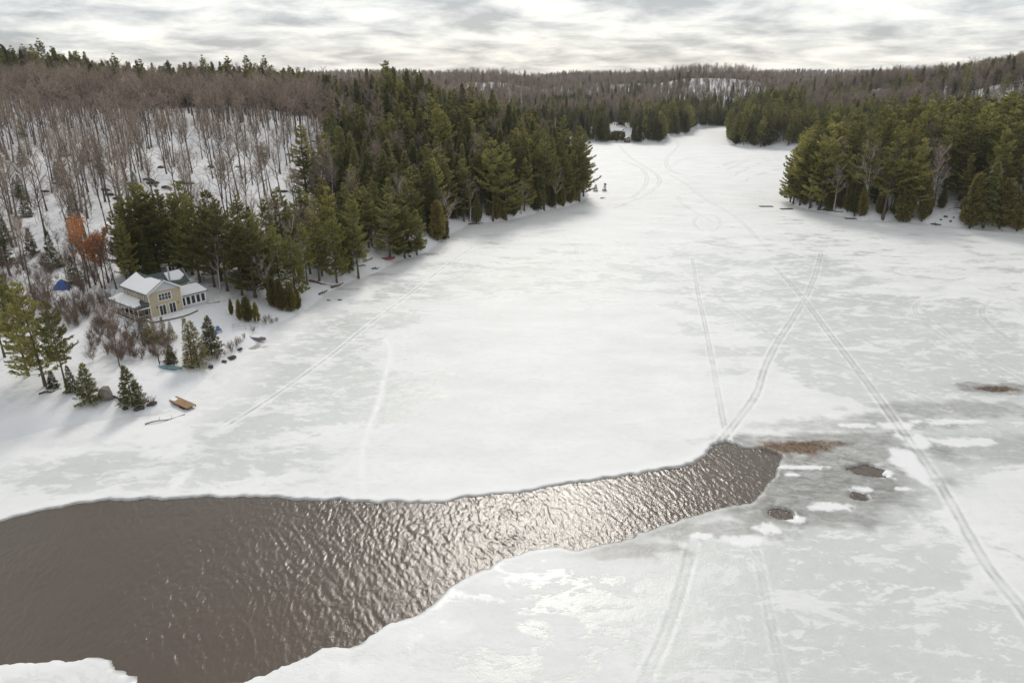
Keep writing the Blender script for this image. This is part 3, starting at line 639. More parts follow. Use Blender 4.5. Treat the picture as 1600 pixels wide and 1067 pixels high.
HOUSE_C = (-72.5, 133.5)
def jitter_fill(x0, x1, y0, y1, sp):
    nx, ny = int((x1 - x0) / sp), int((y1 - y0) / sp)
    X, Y = np.meshgrid(np.arange(nx), np.arange(ny)); X = x0 + (X + rng.rand(*X.shape)) * sp; Y = y0 + (Y + rng.rand(*Y.shape)) * sp
    return X.ravel(), Y.ravel()
def fill(x0, x1, y0, y1, sp, chooser):
    X, Y = jitter_fill(x0, x1, y0, y1, sp); Z, S = land(X, Y); u, v, zc_ = project(X, Y, Z + 12)
    ok = (S > 1.5) & (u > -260) & (u < 1860) & (v < 1100) & (zc_ > 20)
    ok &= ~((np.abs(X - HOUSE_C[0]) < 10.5) & (np.abs(Y - HOUSE_C[1]) < 8)) 
    for x, y, z, s in zip(X[ok], Y[ok], Z[ok], S[ok]):
        r = chooser(x, y, s)
        if r: add_tree(r[0], x, y, r[1] if len(r) > 2 else None, z=z, zone=r[-1])
def pick(*opts):
    r = rng.rand()
    for wgt, val in opts:
        if r < wgt: return val
        r -= wgt
    return None
def lawn(x, y, s): # open snow in front of and around the cottage
    return y < 152 and s < 26 and x > -100 and not (x < -80 and y > 138)
def near_left(x, y, s):
    if x > x_edge(y) and y > 128:
        if lawn(x, y, s) and y < 146: return None
        if math.hypot(x + 70, y - 137) < 17: return None
        head = y > 215
        if not head and s > (46 if y < 166 else 25): return pick((.30, ('bare', 'hillside')))
        if head and s > 14:
            bx = -52 + (y - 300) * -.2
            if x < bx - 4 and y > 270: return pick((.42, ('hemlock', 'headland')), (.48, ('bare', 'headland')))
            return pick((.55, ('hemlock', 'headland')), (.15, ('pine', 'headland')), (.19, ('bare', 'headland')), (.02, ('birch', 'headland')))
        zn = 'headland' if head else 'grove'
        if head: return pick((.40, ('pine', zn)), (.32, ('hemlock', zn)), (.14, ('cedar', zn)), (.06, ('birch', zn)), (.05, ('bare', zn)))
        return pick((.50, ('pine', rng.uniform(12, 18), zn)), (.20, ('hemlock', rng.uniform(10, 15), zn)), (.06, ('bare', zn)), (.03, ('birch', zn))) if s > 3.5 else None
    if y > 392 and x < -30: return pick((.62, ('hemlock', 'ridge')), (.12, ('pine', 'ridge')), (.2, ('bare', 'ridge')))
    return None
fill(-330, 60, 126, 470, 4.6, near_left)
def bare_left(x, y, s):
    if x > x_edge(y) or y > 400: return None
    if y < 150 and x > -100: return None
    if y < 135 and x > -112: return None
    if y < 190: return pick((.38, ('bare', 'hillside')), (.10, ('sapling', 'brush')), (.07, ('spruce', 'brush')))
    u, v, _ = project(x, y, .14 * (y - 140))
    if y > 300: return pick((.80, ('bare', 'hillside')))
    if 230 < u < 520 and 190 < y < 300: return pick((.34, ('bare', 'hillside')))
    return pick((.44, ('bare', 'hillside')), (.05, ('spruce', 'hillside')))
fill(-420, -60, 100, 402, 5.2, bare_left)
def right_near(x, y, s):
    if s < 3.0: return None
    if s < 62: return pick((.46, ('pine', rng.uniform(19, 31), 'point')), (.13, ('hemlock', 'point')), (.05, ('cedar', 'point')), (.10, ('bare', 'point')), (.03, ('birch', 'point')))
    return pick((.17, ('pine', 'point')), (.06, ('hemlock', 'point')), (.62, ('bare', 'point')))
fill(100, 420, 180, 425, 5.4, right_near)
def r2fill(x, y, s):
    if s < 62: return pick((.62, ('pine', 'far')), (.28, ('hemlock', 'far')))
    return pick((.10, ('hemlock', 'far')), (.05, ('pine', 'far')), (.72, ('bare', 'farhill')))
fill(140, 560, 425, 720, 6.0, r2fill)
def farleft(x, y, s):
    if y < 680 and s < 34 and 948 < 800 + FPX * x / (y * CP + 40 * SP) < 984: return None
    if s < 40: return pick((.62, ('hemlock', 'far')), (.2, ('pine', 'far')), (.12, ('bare', 'farhill')))
    cl = float(fbm(np.array([x]), np.array([y]), 60.0, 3)[0])
    if s < 150 and cl > .55: return pick((.45, ('hemlock', 'far')), (.3, ('bare', 'farhill')))
    return pick((.06, ('hemlock', 'farhill')), (.85, ('bare', 'farhill')))
fill(-120, 140, 470, 900, 6.6, farleft)
fill(140, 420, 720, 900, 6.6, farleft)
fill(-420, -120, 470, 700, 9, lambda x, y, s: pick((.1, ('hemlock', 'farhill')), (.7, ('bare', 'farhill'))))
fill(-400, 900, 900, 1500, 8.5, lambda x, y, s: pick((.3 if fbm(np.array([x]), np.array([y]), 110.0, 3)[0] > .63 else .03, ('hemlock', 'farhill')), (.86, ('bare', 'farhill'))))
fill(420, 950, 380, 900, 8.0, lambda x, y, s: pick((.05, ('hemlock', 'farhill')), (.88, ('bare', 'farhill'))))
fill(-900, 2000, 1500, 3200, 17, lambda x, y, s: pick((.7 if fbm(np.array([x]), np.array([y]), 200.0, 3)[0] > .5 else .05, ('hemlock', 'farhill')), (.8, ('bare', 'farhill'))))
# low evergreens skirting the wooded shores
def shore_row(pts, zone, step, mixf, skip=lambda x, y: False):
    a = np.array(pts); seg = np.hypot(*np.diff(a, axis=0).T); cum = np.concatenate([[0], np.cumsum(seg)])
    for dd in np.arange(0, cum[-1], step):
        dd += rng.uniform(-.4, .4) * step; x = np.interp(dd, cum, a[:, 0]); y = np.interp(dd, cum, a[:, 1])
        i = min(np.searchsorted(cum, max(dd, .01)) - 1, len(seg) - 1); n_ = np.array([-(a[i + 1] - a[i])[1], (a[i + 1] - a[i])[0]]) / seg[i]
        o_ = rng.uniform(.7, 3.2); q = [(x + n_[0] * o_ * sg, y + n_[1] * o_ * sg) for sg in (1, -1)]
        sdv = [float(lake_sd(np.array([p_[0]]), np.array([p_[1]]))[0]) for p_ in q]; p_ = q[int(np.argmax(sdv))]
        if max(sdv) < .2 or skip(*p_): continue
        r = mixf()
        if r: add_tree(r[0], p_[0], p_[1], r[1], zone=zone)
sm_mix = lambda: pick((.55, ('cedar', rng.uniform(5, 11))), (.22, ('hemlock', rng.uniform(7, 13))), (.14, ('pine', rng.uniform(13, 20))))
shore_row(shore_left[17:], 'headland', 2.6, sm_mix); shore_row(shore_left[12:17], 'grove', 3.4, lambda: pick((.3, ('cedar', rng.uniform(4, 8))), (.2, ('hemlock', rng.uniform(5, 9)))), lambda x, y: abs(project(x, y, 1)[0] - 596) < 14)
shore_row(r1_shore, 'point', 3.4, sm_mix, lambda x, y: 1455 < project(x, y, 1)[0] < 1500)
big_mix = lambda: pick((.6, ('hemlock', rng.uniform(9, 17))), (.3, ('pine', rng.uniform(15, 22))))
shore_row(far_shore, 'far', 3.0, big_mix, lambda x, y: 950 < project(x, y, 1)[0] < 986); shore_row(r2_shore, 'far', 3.0, big_mix, lambda x, y: project(x, y, 1)[0] > 1205)
for (u, v, t) in [(948, 221, 185), (955, 221, 208), (963, 221, 210), (970, 221, 209), (944, 220, 180), (990, 222, 190), (998, 222, 185), (938, 221, 188)]: at_px('hemlock' if t < 200 else 'cedar', u, v, t, zone='far')
for u in (951, 957, 960, 966, 973, 975): at_px('cedar', u, 220, 208, zone='far')
# dark growth pressed against the cottage
for (u, v, t, sp) in [(222, 528, 498, 'thin_cedar'), (232, 536, 500, 'thin_cedar'), (243, 538, 496, 'thin_cedar'), (258, 536, 498, 'thin_cedar'), (205, 520, 490, 'sapling'), (270, 532, 504, 'thin_cedar'), (215, 533, 490, 'sapling'), (225, 540, 480, 'sapling'), (250, 545, 500, 'sapling'), (196, 515, 480, 'sapling'), (186, 508, 470, 'sapling'), (176, 520, 470, 'sapling')]: at_px(sp, u, v, t, zone='porch')
for (u, v, t) in [(128, 452, 372), (118, 447, 385), (160, 450, 375), (150, 446, 368), (182, 452, 372), (108, 455, 390), (135, 440, 360), (170, 442, 365)]: at_px('bare', u, v, t, zone='lane')
for (u, v, t) in [(198, 440, 335), (215, 437, 315), (232, 432, 302), (205, 430, 325), (250, 432, 308), (268, 430, 300), (290, 436, 305), (312, 442, 316), (335, 450, 325), (300, 430, 296), (355, 455, 322), (378, 462, 335), (400, 466, 340), (240, 425, 298), (345, 440, 308)]: at_px('pine' if rng.rand() < .72 else 'hemlock', u, v, t, zone='grove')
for k in range(26):
    u, v = rng.uniform(-10, 190), rng.uniform(395, 500)
    if u > 150 and v > 455: continue
    at_px('sapling' if rng.rand() < .75 else 'spruce', u, v, h=rng.uniform(4.5, 10), zone='brush')
print('trees', len(TREES), round(time.time() - T0, 1))

# how much of each tree shows: a coarse depth-ordered count of free cells
tx = np.array([t['x'] for t in TREES]); ty = np.array([t['y'] for t in TREES])
tz = np.array([np.nan if t['z'] is None else t['z'] for t in TREES]); tz[:] = land(tx, ty)[0]
for t, zz in zip(TREES, tz): t['z'] = float(zz)
occ = np.zeros((267, 400), bool); order = np.argsort(ty); vis = np.zeros(len(TREES))
hh = np.array([SPEC[t['sp']][t['var']][2] * t['s'] for t in TREES]); rr_ = np.array([SPEC[t['sp']][t['var']][3] * t['s'] for t in TREES])
u0, v0, zc0 = project(tx, ty, tz); u1, v1, _ = project(tx, ty, tz + hh)
for i in order:
    a0, a1 = int(min(v0[i], v1[i]) / 4), int(max(v0[i], v1[i]) / 4) + 1; hw = max(1, FPX * rr_[i] * .5 / zc0[i] / 4); uc = (u0[i] + u1[i]) / 8
    b0, b1 = int(uc - hw), int(uc + hw) + 1; a0, a1, b0, b1 = max(a0, 0), min(a1, 267), max(b0, 0), min(b1, 400)
    if a1 <= a0 or b1 <= b0: continue
    blk = occ[a0:a1, b0:b1]; vis[i] = (~blk).sum() * (.5 if TREES[i]['sp'] in ('bare', 'birch') else 1)
    if TREES[i]['sp'] not in ('bare', 'birch', 'sapling'): blk[:] = True
CAP = {'pine': 280, 'hemlock': 280, 'bare': 290, 'cedar': 120, 'birch': 60, 'spruce': 60, 'sapling': 70, 'oak': 9, 'red': 9, 'thin_cedar': 20}
NAME = {'pine': 'pine_tree', 'hemlock': 'hemlock_tree', 'cedar': 'cedar_tree', 'bare': 'bare_tree', 'birch': 'birch_tree', 'spruce': 'young_spruce', 'sapling': 'bare_sapling', 'oak': 'rusty_tree', 'red': 'reddened_conifer', 'thin_cedar': 'cedar_tree'}
CATG = {'pine': 'pine tree', 'hemlock': 'hemlock tree', 'cedar': 'cedar tree', 'bare': 'bare tree', 'birch': 'birch tree', 'spruce': 'spruce', 'sapling': 'sapling', 'oak': 'tree', 'red': 'conifer', 'thin_cedar': 'cedar tree'}
LOOK = {'pine': 'olive white pine', 'hemlock': 'dark green hemlock', 'cedar': 'narrow olive cedar', 'bare': 'leafless hardwood', 'birch': 'leafless pale birch', 'spruce': 'young spruce', 'sapling': 'leafless sapling', 'oak': 'rusty tree', 'red': 'small reddened conifer', 'thin_cedar': 'thin see-through brownish cedar'}
SHAPE = {'pine': ['tall full', 'tall', 'broad low-branched', 'slender high-crowned', 'short dense', 'flat-topped bare-stemmed'], 'hemlock': ['tall', 'full-skirted', 'narrow', 'short broad', 'wide'], 'cedar': ['plump', 'small', 'tall'], 'bare': ['tall', 'narrow-crowned', 'large wide-crowned', 'slim high-crowned', 'low-forking', 'small', 'long-trunked'], 'birch': ['tall', 'small', 'narrow'], 'sapling': ['mid-sized', 'small', 'tall'], 'spruce': ['full', 'small', 'taller'], 'red': ['taller', 'smaller'], 'thin_cedar': ['low', 'taller'], 'oak': ['', '']}
def where(t):
    zn, x, y = t['zone'], t['x'], t['y']; sdv = float(lake_sd(np.array([x]), np.array([y]))[0])
    if zn == 'grove': return 'behind the cottage' if y < 165 and sdv > 14 else 'on the shore between the cottage and the red canoe' if sdv < 12 else 'deep in the grove uphill of the fallen log'
    if zn == 'headland': return 'at the waterline of the evergreen headland' if sdv < 10 else 'low on the slope of the evergreen headland' if sdv < 40 else 'high on the evergreen headland near its crest' if x > -55 else 'where the headland evergreens meet the bare hardwoods'
    if zn == 'hillside': return 'among the thickets just uphill of the cottage' if y < 190 else 'on the snowy slope amid the dark rocks' if y < 250 else 'midway up the snowy hardwood slope' if y < 310 else 'high on the hardwood slope below the ridge evergreens'
    if zn == 'point': return 'at the waterline of the wooded point across the ice' if sdv < 9 else 'just behind the waterline trees of the wooded point' if sdv < 30 else 'on the rising ground of the wooded point'
    if zn == 'far': return 'on the small evergreen point guarding the narrows' if x > 125 and y < 720 else 'around the far cottage and cove shore'
    if zn == 'farhill': return 'on the hill behind the wooded point' if x > 250 and y < 900 else 'on the distant hills past the narrows'
    return {'ridge': 'along the ridge top above the hardwood slope', 'brush': 'in the brush uphill of the shore pines', 'cedarrow': 'in the short row beside the metal dock frame', 'cedarclump': 'in the clump under the single pale green pine', 'cedartip': 'in the pair on the shore past the sandy patch', 'redpair': 'standing on the ice off the headland tip', 'porch': 'on the snow right below the porch and deck', 'lane': 'beside the rust-leaved tree behind the porch end'}[zn]
groups_stuff = {}
used_var = {}
count = {}
for i in sorted(range(len(TREES)), key=lambda i: -(vis[i] + (1e6 if TREES[i]['hero'] or TREES[i]['zone'] in ('cedarrow', 'cedarclump', 'cedartip', 'redpair') else 0))):
    t = TREES[i]; sp = t['sp']
    if count.get(sp, 0) < CAP[sp] and vis[i] > 2 or t['hero'] or t['zone'] == 'redpair':
        count[sp] = count.get(sp, 0) + 1
        tm, cm, _, _ = SPEC[sp][t['var']]
        r = empty(NAME[sp], (t['x'], t['y'], t['z'] - .05), t['rz'], t['s'])
        r.scale = (t['s'] * t['w'], t['s'] * t['w'], t['s'])
        a = link('trunk', tm, r); b = link('crown', cm, r); used_var.setdefault((sp, t['var']), (a, b))
        if t['label']: tag(r, t['label'], CATG[sp])
        else: tag(r, (SHAPE[sp][t['var']] + ' ' + LOOK[sp] + ' ' + where(t)), CATG[sp], CATG[sp] + 's ' + where(t))
    else: groups_stuff.setdefault(sp, []).append(t)
print('individual trees', count, round(time.time() - T0, 1))
# the rest of the forest: one scattered mass per kind
def scatter(name, sp, items):
    vars_ = [v for v in range(len(SPEC[sp])) if (sp, v) in used_var]
    items = [t for t in items if t['var'] in vars_] + [dict(t, var=vars_[k % len(vars_)]) for k, t in enumerate(items) if t['var'] not in vars_]
    me = bpy.data.meshes.new(name); me.vertices.add(len(items)); me.vertices.foreach_set('co', np.array([(t['x'], t['y'], t['z'] - .05) for t in items], np.float32).ravel())
    for a, ty_, vals in (('rz', 'FLOAT', [t['rz'] for t in items]), ('vi', 'INT', [vars_.index(t['var']) for t in items])):
        me.attributes.new(a, ty_, 'POINT').data.foreach_set('value', vals)
    me.attributes.new('sc', 'FLOAT_VECTOR', 'POINT').data.foreach_set('vector', np.array([(t['s'] * t['w'], t['s'] * t['w'], t['s']) for t in items], np.float32).ravel())
    o = link(name, me); o['kind'] = 'stuff'
    g = bpy.data.node_groups.new(name, 'GeometryNodeTree'); g.interface.new_socket('Geometry', in_out='INPUT', socket_type='NodeSocketGeometry'); g.interface.new_socket('Geometry', in_out='OUTPUT', socket_type='NodeSocketGeometry')
    gi = g.nodes.new('NodeGroupInput'); go = g.nodes.new('NodeGroupOutput'); iop = g.nodes.new('GeometryNodeInstanceOnPoints'); jn = g.nodes.new('GeometryNodeJoinGeometry')
    for v in reversed(vars_):
        j = g.nodes.new('GeometryNodeJoinGeometry')
        for ob in used_var[(sp, v)]:
            oi = g.nodes.new('GeometryNodeObjectInfo'); oi.transform_space = 'ORIGINAL'; oi.inputs['Object'].default_value = ob; oi.inputs['As Instance'].default_value = False; g.links.new(oi.outputs['Geometry'], j.inputs[0])
        gt = g.nodes.new('GeometryNodeGeometryToInstance'); g.links.new(j.outputs[0], gt.inputs[0]); g.links.new(gt.outputs[0], jn.inputs[0])
    def na(nm, ty_):
        n = g.nodes.new('GeometryNodeInputNamedAttribute'); n.data_type = ty_; n.inputs['Name'].default_value = nm; return n.outputs['Attribute']
    cx = g.nodes.new('ShaderNodeCombineXYZ'); g.links.new(na('rz', 'FLOAT'), cx.inputs[2])
    g.links.new(gi.outputs[0], iop.inputs['Points']); g.links.new(jn.outputs[0], iop.inputs['Instance']); iop.inputs['Pick Instance'].default_value = True
    g.links.new(na('vi', 'INT'), iop.inputs['Instance Index']); g.links.new(cx.outputs[0], iop.inputs['Rotation']); g.links.new(na('sc', 'FLOAT_VECTOR'), iop.inputs['Scale'])
    g.links.new(iop.outputs[0], go.inputs[0])
    md = o.modifiers.new('scatter', 'NODES'); md.node_group = g
    return o
FN = {'pine': ('pine_forest', 'mass of further olive pines on the shores and the point'), 'hemlock': ('hemlock_forest', 'mass of further dark hemlocks on headland, ridge and far shores'), 'bare': ('hardwood_forest', 'mass of further leafless hardwoods over the snowy slope and distant hills'), 'cedar': ('cedar_thicket', 'mass of further olive cedars along the wooded shores'), 'birch': ('birch_stand', 'mass of further pale birches on the headland and the point'), 'spruce': ('spruce_thicket', 'mass of further young spruces in the brush'), 'sapling': ('sapling_thicket', 'mass of further leafless saplings in the brush')}
for sp, items in groups_stuff.items():
    if sp in FN: o = scatter(FN[sp][0], sp, items); o['label'] = FN[sp][1]; o['category'] = 'forest'
print('scatter', {k: len(v) for k, v in groups_stuff.items()}, round(time.time() - T0, 1))

# ------------------------------------------------------------------ the cottage
FZ = 4.0
cx0, cy0 = P(237.5, 497, FZ)
AX = math.atan2(.80, .60)                         # gable wall runs along local +x
cot = empty('cottage', (cx0, cy0, FZ), AX)
tag(cot, 'tan two-storey cottage with snowy green-grey roof, porch and sunroom by the lake', 'cottage')
W_, LEN, EV, RG = 6.6, 10.2, 4.9, 6.9                # gable width (x), length (y), eave and ridge heights
def part(name, m, mbld, parent=None, smooth=False): return mbld.build(name, m, parent or cot, smooth)
part('foundation', M['dark_wood'], MB().box(.05, W_ - .05, .05, LEN - .05, -1.6, 0))
part('wall', M['siding'], MB().prism([(0, 0, 0), (W_, 0, 0), (W_, 0, EV), (W_ / 2, 0, RG - .1), (0, 0, EV)], (0, LEN, 0)))
part('gable_panel', M['gable'], MB().prism([(.1, -.02, EV + .05), (W_ - .1, -.02, EV + .05), (W_ / 2, -.02, RG - .2)], (0, -.05, 0)))
for x in (-.03, W_ - .11): part('corner_board', M['trim'], MB().box(x, x + .14, -.035, .10, 0, EV))
part('corner_board', M['trim'], MB().box(-.03, .11, LEN - .1, LEN + .03, 0, EV))
def slope(x0, z0, x1, z1, y0, y1, th): return MB().prism([(x0, y0, z0), (x1, y0, z1), (x1, y0, z1 + th), (x0, y0, z0 + th)], (0, y1 - y0, 0))
sl = (RG - EV) / (W_ / 2); oh = .45
rl = part('roof', M['roof'], slope(-oh, EV - oh * sl, W_ / 2, RG, -.5, LEN + .4, .14)); rr2 = part('roof', M['roof'], slope(W_ + oh, EV - oh * sl, W_ / 2, RG, -.5, LEN + .4, .14))
def snow_slab(poly, th, parent, name='snow_cover'):
    return MB().prism(poly, (0, 0, th)).build(name, M['white_snow'], parent)
zr = lambda x: RG - abs(x - W_ / 2) * sl + .15
snow_slab([(x, y, zr(x)) for x, y in [(-.38, -.3), (W_ / 2 - .3, -.3), (W_ / 2 - .35, 3.8), (W_ / 2 - .9, 5.2), (W_ / 2 - .7, 7.0), (W_ / 2 - .2, LEN - .3), (-.38, LEN + .2)]], .2, rl)
snow_slab([(x, y, zr(x)) for x, y in [(W_ + .35, -.3), (W_ / 2 + 1.2, -.2), (W_ / 2 + .9, 3.0), (W_ + .35, 4.2)]], .16, rr2)
for s_, p_ in ((-1, rl), (1, rr2)):
    xe = W_ / 2 + s_ * (W_ / 2 + oh); MB().prism([(xe, -.56, EV - oh * sl - .08), (W_ / 2, -.56, RG - .08), (W_ / 2, -.56, RG + .16), (xe, -.56, EV - oh * sl + .16)], (0, .055, 0)).build('barge_board', M['trim'], p_)
def window(x0, x1, z0, z1, nx_, face='front', off=0.0, parent=None, bars=True, name='window'):
    """a framed window on the front wall (y=off) or the side wall (x=off)"""
    def bx(mb, a0, a1, d0, d1, c0, c1):
        return mb.box(a0, a1, off - d1, off - d0, c0, c1) if face == 'front' else mb.box(off - d1, off - d0, a0, a1, c0, c1)
    f = MB(); t = .11
    bx(f, x0 - t, x0, .0, .07, z0 - t, z1 + t); bx(f, x1, x1 + t, .0, .07, z0 - t, z1 + t); bx(f, x0, x1, .0, .07, z1, z1 + t); bx(f, x0, x1, .0, .07, z0 - t, z0)
    fr = f.build(name, M['trim'], parent or cot); w_ = (x1 - x0) / nx_
    for k in range(nx_):
        q = MB(); bx(q, x0 + k * w_ + .04, x0 + (k + 1) * w_ - .04, .005, .03, z0, z1); q.build('pane', M['glass'], fr)
    for k in range(nx_ + 1):
        q = MB(); bx(q, x0 + k * w_ - .04, x0 + k * w_ + .04, .004, .05, z0, z1); q.build('mullion', M['trim'], fr)
    if bars:
        q = MB(); bx(q, x0, x1, .031, .045, (z0 + z1) / 2 - .025, (z0 + z1) / 2 + .025); q.build('glazing_bar', M['trim'], fr)
    return fr
window(1.95, 4.45, 3.05, 4.35, 4)
window(1.75, 3.05, .12, 2.05, 2, name='patio_door', bars=False); window(3.75, 5.05, .12, 2.05, 2, name='patio_door', bars=False)
window(1.2, 1.75, 3.15, 4.2, 1, 'side'); window(5.0, 5.5, 3.3, 4.0, 1, 'side'); window(7.9, 8.9, 3.2, 4.1, 2, 'side')
window(1.0, 2.4, .15, 2.0, 2, 'side'); window(4.2, 5.4, .8, 1.9, 2, 'side'); window(7.2, 8.6, .8, 1.9, 2, 'side')
for x in (1.35, 5.65):
    MB().box(x - .09, x + .09, -.16, -.005, 1.75, 2.05).build('wall_lamp', M['dark_wood'], cot)
# porch along the side wall
pd = 2.5
part('porch_floor', M['dark_wood'], MB().box(-pd, -.01, -.2, LEN + .8, -.22, -.02))
pr = part('porch_roof', M['roof'], MB().prism([(-pd - .3, -.35, 2.35), (-.01, -.35, 2.98), (-.01, -.35, 3.08), (-pd - .3, -.35, 2.47)], (0, LEN + 1.5, 0)))
pz = lambda x: 2.47 + (x + pd + .3) / (pd + .3) * .61 + .012
snow_slab([(x, y, pz(x)) for x, y in [(-pd - .22, .9), (-1.5, .4), (-.9, 2.2), (-.15, 3.2), (-.05, LEN + 1.0), (-pd - .22, LEN + 1.0)]], .2, pr)
part('porch_beam', M['trim'], MB().box(-pd - .08, -pd + .08, -.25, LEN + .8, 2.14, 2.36))
part('porch_beam', M['trim'], MB().box(-pd + .08, -.02, -.25, -.09, 2.14, 2.36))
ps = [-.17 + k * (LEN + .8) / 6 for k in range(7)]
for y in ps: part('porch_post', M['trim'], MB().box(-pd - .07, -pd + .07, y - .07, y + .07, -.02, 2.14))
for a, b_ in zip(ps[:-1], ps[1:]):
    q = MB().box(-pd - .03, -pd + .03, a + .08, b_ - .08, .86, .94).box(-pd - .025, -pd + .025, a + .08, b_ - .08, .10, .16)
    n = 9
    for k in range(n): yy = a + .08 + (b_ - a - .16) * (k + .5) / n; q.box(-pd - .018, -pd + .018, yy - .02, yy + .02, .16, .86)
    part('porch_railing', M['rail'], q)
q = MB().box(-pd + .08, -.1, -.2, -.14, .86, .94).box(-pd + .08, -.1, -.19, -.15, .10, .16)
for k in range(9): q.box(-pd + .25 + k * .25, -pd + .29 + k * .25, -.19, -.15, .16, .86)
part('porch_railing', M['rail'], q)
for y in ps[::2]: part('porch_pier', M['dark_wood'], MB().box(-pd - .1, -pd + .1, y - .1, y + .1, -2.6, -.22))
part('porch_skirt', M['dark_wood'], MB().box(-pd + .12, -pd + .18, -.1, LEN + .6, -2.2, -.22))
# snowed-up deck with a curved front edge
dk = [(-1.2, -.06)] + [(-1.2 + 9.4 * t, -2.3 - 1.5 * math.sin(math.pi * t) * (.5 + .5 * t)) for t in np.linspace(0, 1, 9)] + [(8.6, -.06)]
part('deck', M['dark_wood'], MB().prism([(x, y, -.42) for x, y in dk], (0, 0, .32)))
snow_slab([(x * .985 + .05, min(y + .1, -.1), -.095) for x, y in dk], .22, cot, 'deck_snow')
for x, y in dk[1:-1:2]: part('deck_pier', M['dark_wood'], MB().box(x - .09, x + .09, y + .2, y + .38, -2.4, -.42))
# sunroom on the right side of the gable
sx0, sx1, sy0, sy1 = W_ + .01, W_ + 5.6, 1.0, 4.6
part('sunroom_wall', M['trim'], MB().box(sx0, sx1, sy0, sy1, -.3, 2.45))
part('sunroom_base', M['gable'], MB().box(sx0, sx1 + .03, sy0 - .03, sy1, -.9, .28))
for k in range(5): window(sx0 + .22 + k * 1.07, sx0 + .22 + k * 1.07 + .80, .52, 2.15, 1, 'front', sy0, bars=False)
for k in range(3):                            # the end wall of the sunroom
    y0_ = sy0 + .3 + k * 1.1; MB().box(sx1 + .005, sx1 + .03, y0_, y0_ + .8, .52, 2.15).build('pane', M['glass'], cot)
sr = part('sunroom_roof', M['roof'], MB().prism([(sx0, sy0 - .4, 2.48), (sx0, sy1, 3.3), (sx0, sy1, 3.42), (sx0, sy0 - .4, 2.6)], (sx1 - sx0 + .4, 0, 0)))
snow_slab([(x, y, 2.61 + (y - sy0 + .4) / (sy1 - sy0 + .4) * .82) for x, y in [(sx0 + .05, sy0 - .3), (sx1 + .3, sy0 - .3), (sx1 + .3, sy1), (sx0 + .05, sy1)]], .2, sr)
# stair landing with pale railing at the sunroom's end
part('landing', M['rail'], MB().box(sx1 + .05, sx1 + 2.6, sy0 - .6, sy0 + 1.2, -.3, -.12))
snow_slab([(sx1 + .1, sy0 - .55, -.118), (sx1 + 2.5, sy0 - .55, -.118), (sx1 + 2.5, sy0 + 1.1, -.118), (sx1 + .1, sy0 + 1.1, -.118)], .14, cot, 'landing_snow')
for a in (sx1 + .1, sx1 + 1.3, sx1 + 2.5): part('railing_post', M['rail'], MB().box(a - .05, a + .05, sy0 - .58, sy0 - .48, -1.2, .82))
part('landing_railing', M['rail'], MB().box(sx1 + .1, sx1 + 2.5, sy0 - .56, sy0 - .5, .74, .83).box(sx1 + .1, sx1 + 2.5, sy0 - .55, sy0 - .51, .3, .37))
# cross wing behind
wy0, wy1, wx1, we, wr = LEN - 4.3, LEN - .2, W_ + 4.6, 4.3, 6.35
wyc = (wy0 + wy1) / 2
part('wing_wall', M['siding'], MB().prism([(W_ - 1, wy0, 0), (W_ - 1, wy1, 0), (W_ - 1, wy1, we), (W_ - 1, wyc, wr - .1), (W_ - 1, wy0, we)], (wx1 - W_ + 1, 0, 0)))
ws = (wr - we) / (wyc - wy0)
for sgn in (-1, 1):
    ye = wyc + sgn * (wyc - wy0 + .4); ze = we - .4 * ws
    ro = part('wing_roof', M['roof'], MB().prism([(W_ / 2, ye, ze), (W_ / 2, wyc, wr), (W_ / 2, wyc, wr + .14), (W_ / 2, ye, ze + .14)], (wx1 + .45 - W_ / 2, 0, 0)))
    if sgn < 0:
        zw = lambda y: wr - abs(y - wyc) * ws + .15
        snow_slab([(x, y, zw(y)) for x, y in [(W_ + .9, wyc - .35), (W_ + 4.2, wyc - .3), (W_ + 4.6, wyc - 1.3), (W_ + 3.3, wyc - 1.9), (W_ + .9, wyc - 1.7)]], .18, ro)
part('wing_barge_board', M['trim'], MB().prism([(wx1 + .46, wy0 - .4, we - .4 * ws - .05), (wx1 + .46, wyc, wr - .05), (wx1 + .46, wyc, wr + .15), (wx1 + .46, wy0 - .4, we - .4 * ws + .15)], (.05, 0, 0)))
ch = part('chimney_pipe', M['metal'], MB().tube([(W_ + 1.2, wy0 + .3, 4.0), (W_ + 1.2, wy0 + .3, 7.6)], .16, 10))
MB().tube([(W_ + 1.2, wy0 + .3, 7.62), (W_ + 1.2, wy0 + .3, 7.8)], .24, 10).build('cap', M['metal'], ch)

# ------------------------------------------------------------------ small things on the shore
def ground_at(u, v):
    x, y, z = hit(u, v); return x, y, max(z, .08)
# wooden dock hauled up on the snow
x, y, z = ground_at(280, 634)
a0 = P(256, 621); a1 = P(300, 640); ang = math.atan2(a1[1] - a0[1], a1[0] - a0[0]); ln = math.hypot(a1[0] - a0[0], a1[1] - a0[1])
dock = empty('wooden_dock', ((a0[0] + a1[0]) / 2, (a0[1] + a1[1]) / 2, .42), ang); tag(dock, 'brown plank dock section lying at the snowy shore, partly snow covered', 'dock')
npl = 16; rs = random.Random(4)
for k in range(npl):
    x0 = -ln / 2 + ln * k / npl; zz = rs.uniform(-.012, .012)
    MB().box(x0 + .012, x0 + ln / npl - .012, -.8 + rs.uniform(-.03, .03), .8 + rs.uniform(-.03, .03), .10 + zz, .15 + zz).build('plank', M['plank'], dock)
for yy in (-.7, 0, .7): MB().box(-ln / 2, ln / 2, yy - .05, yy + .05, -.12, .085).build('stringer', M['dark_wood'], dock)
for xx in (-ln * .3, ln * .3): MB().box(xx - .6, xx + .6, -.8, .8, -.40, -.12).build('float', M['dark_wood'], dock)
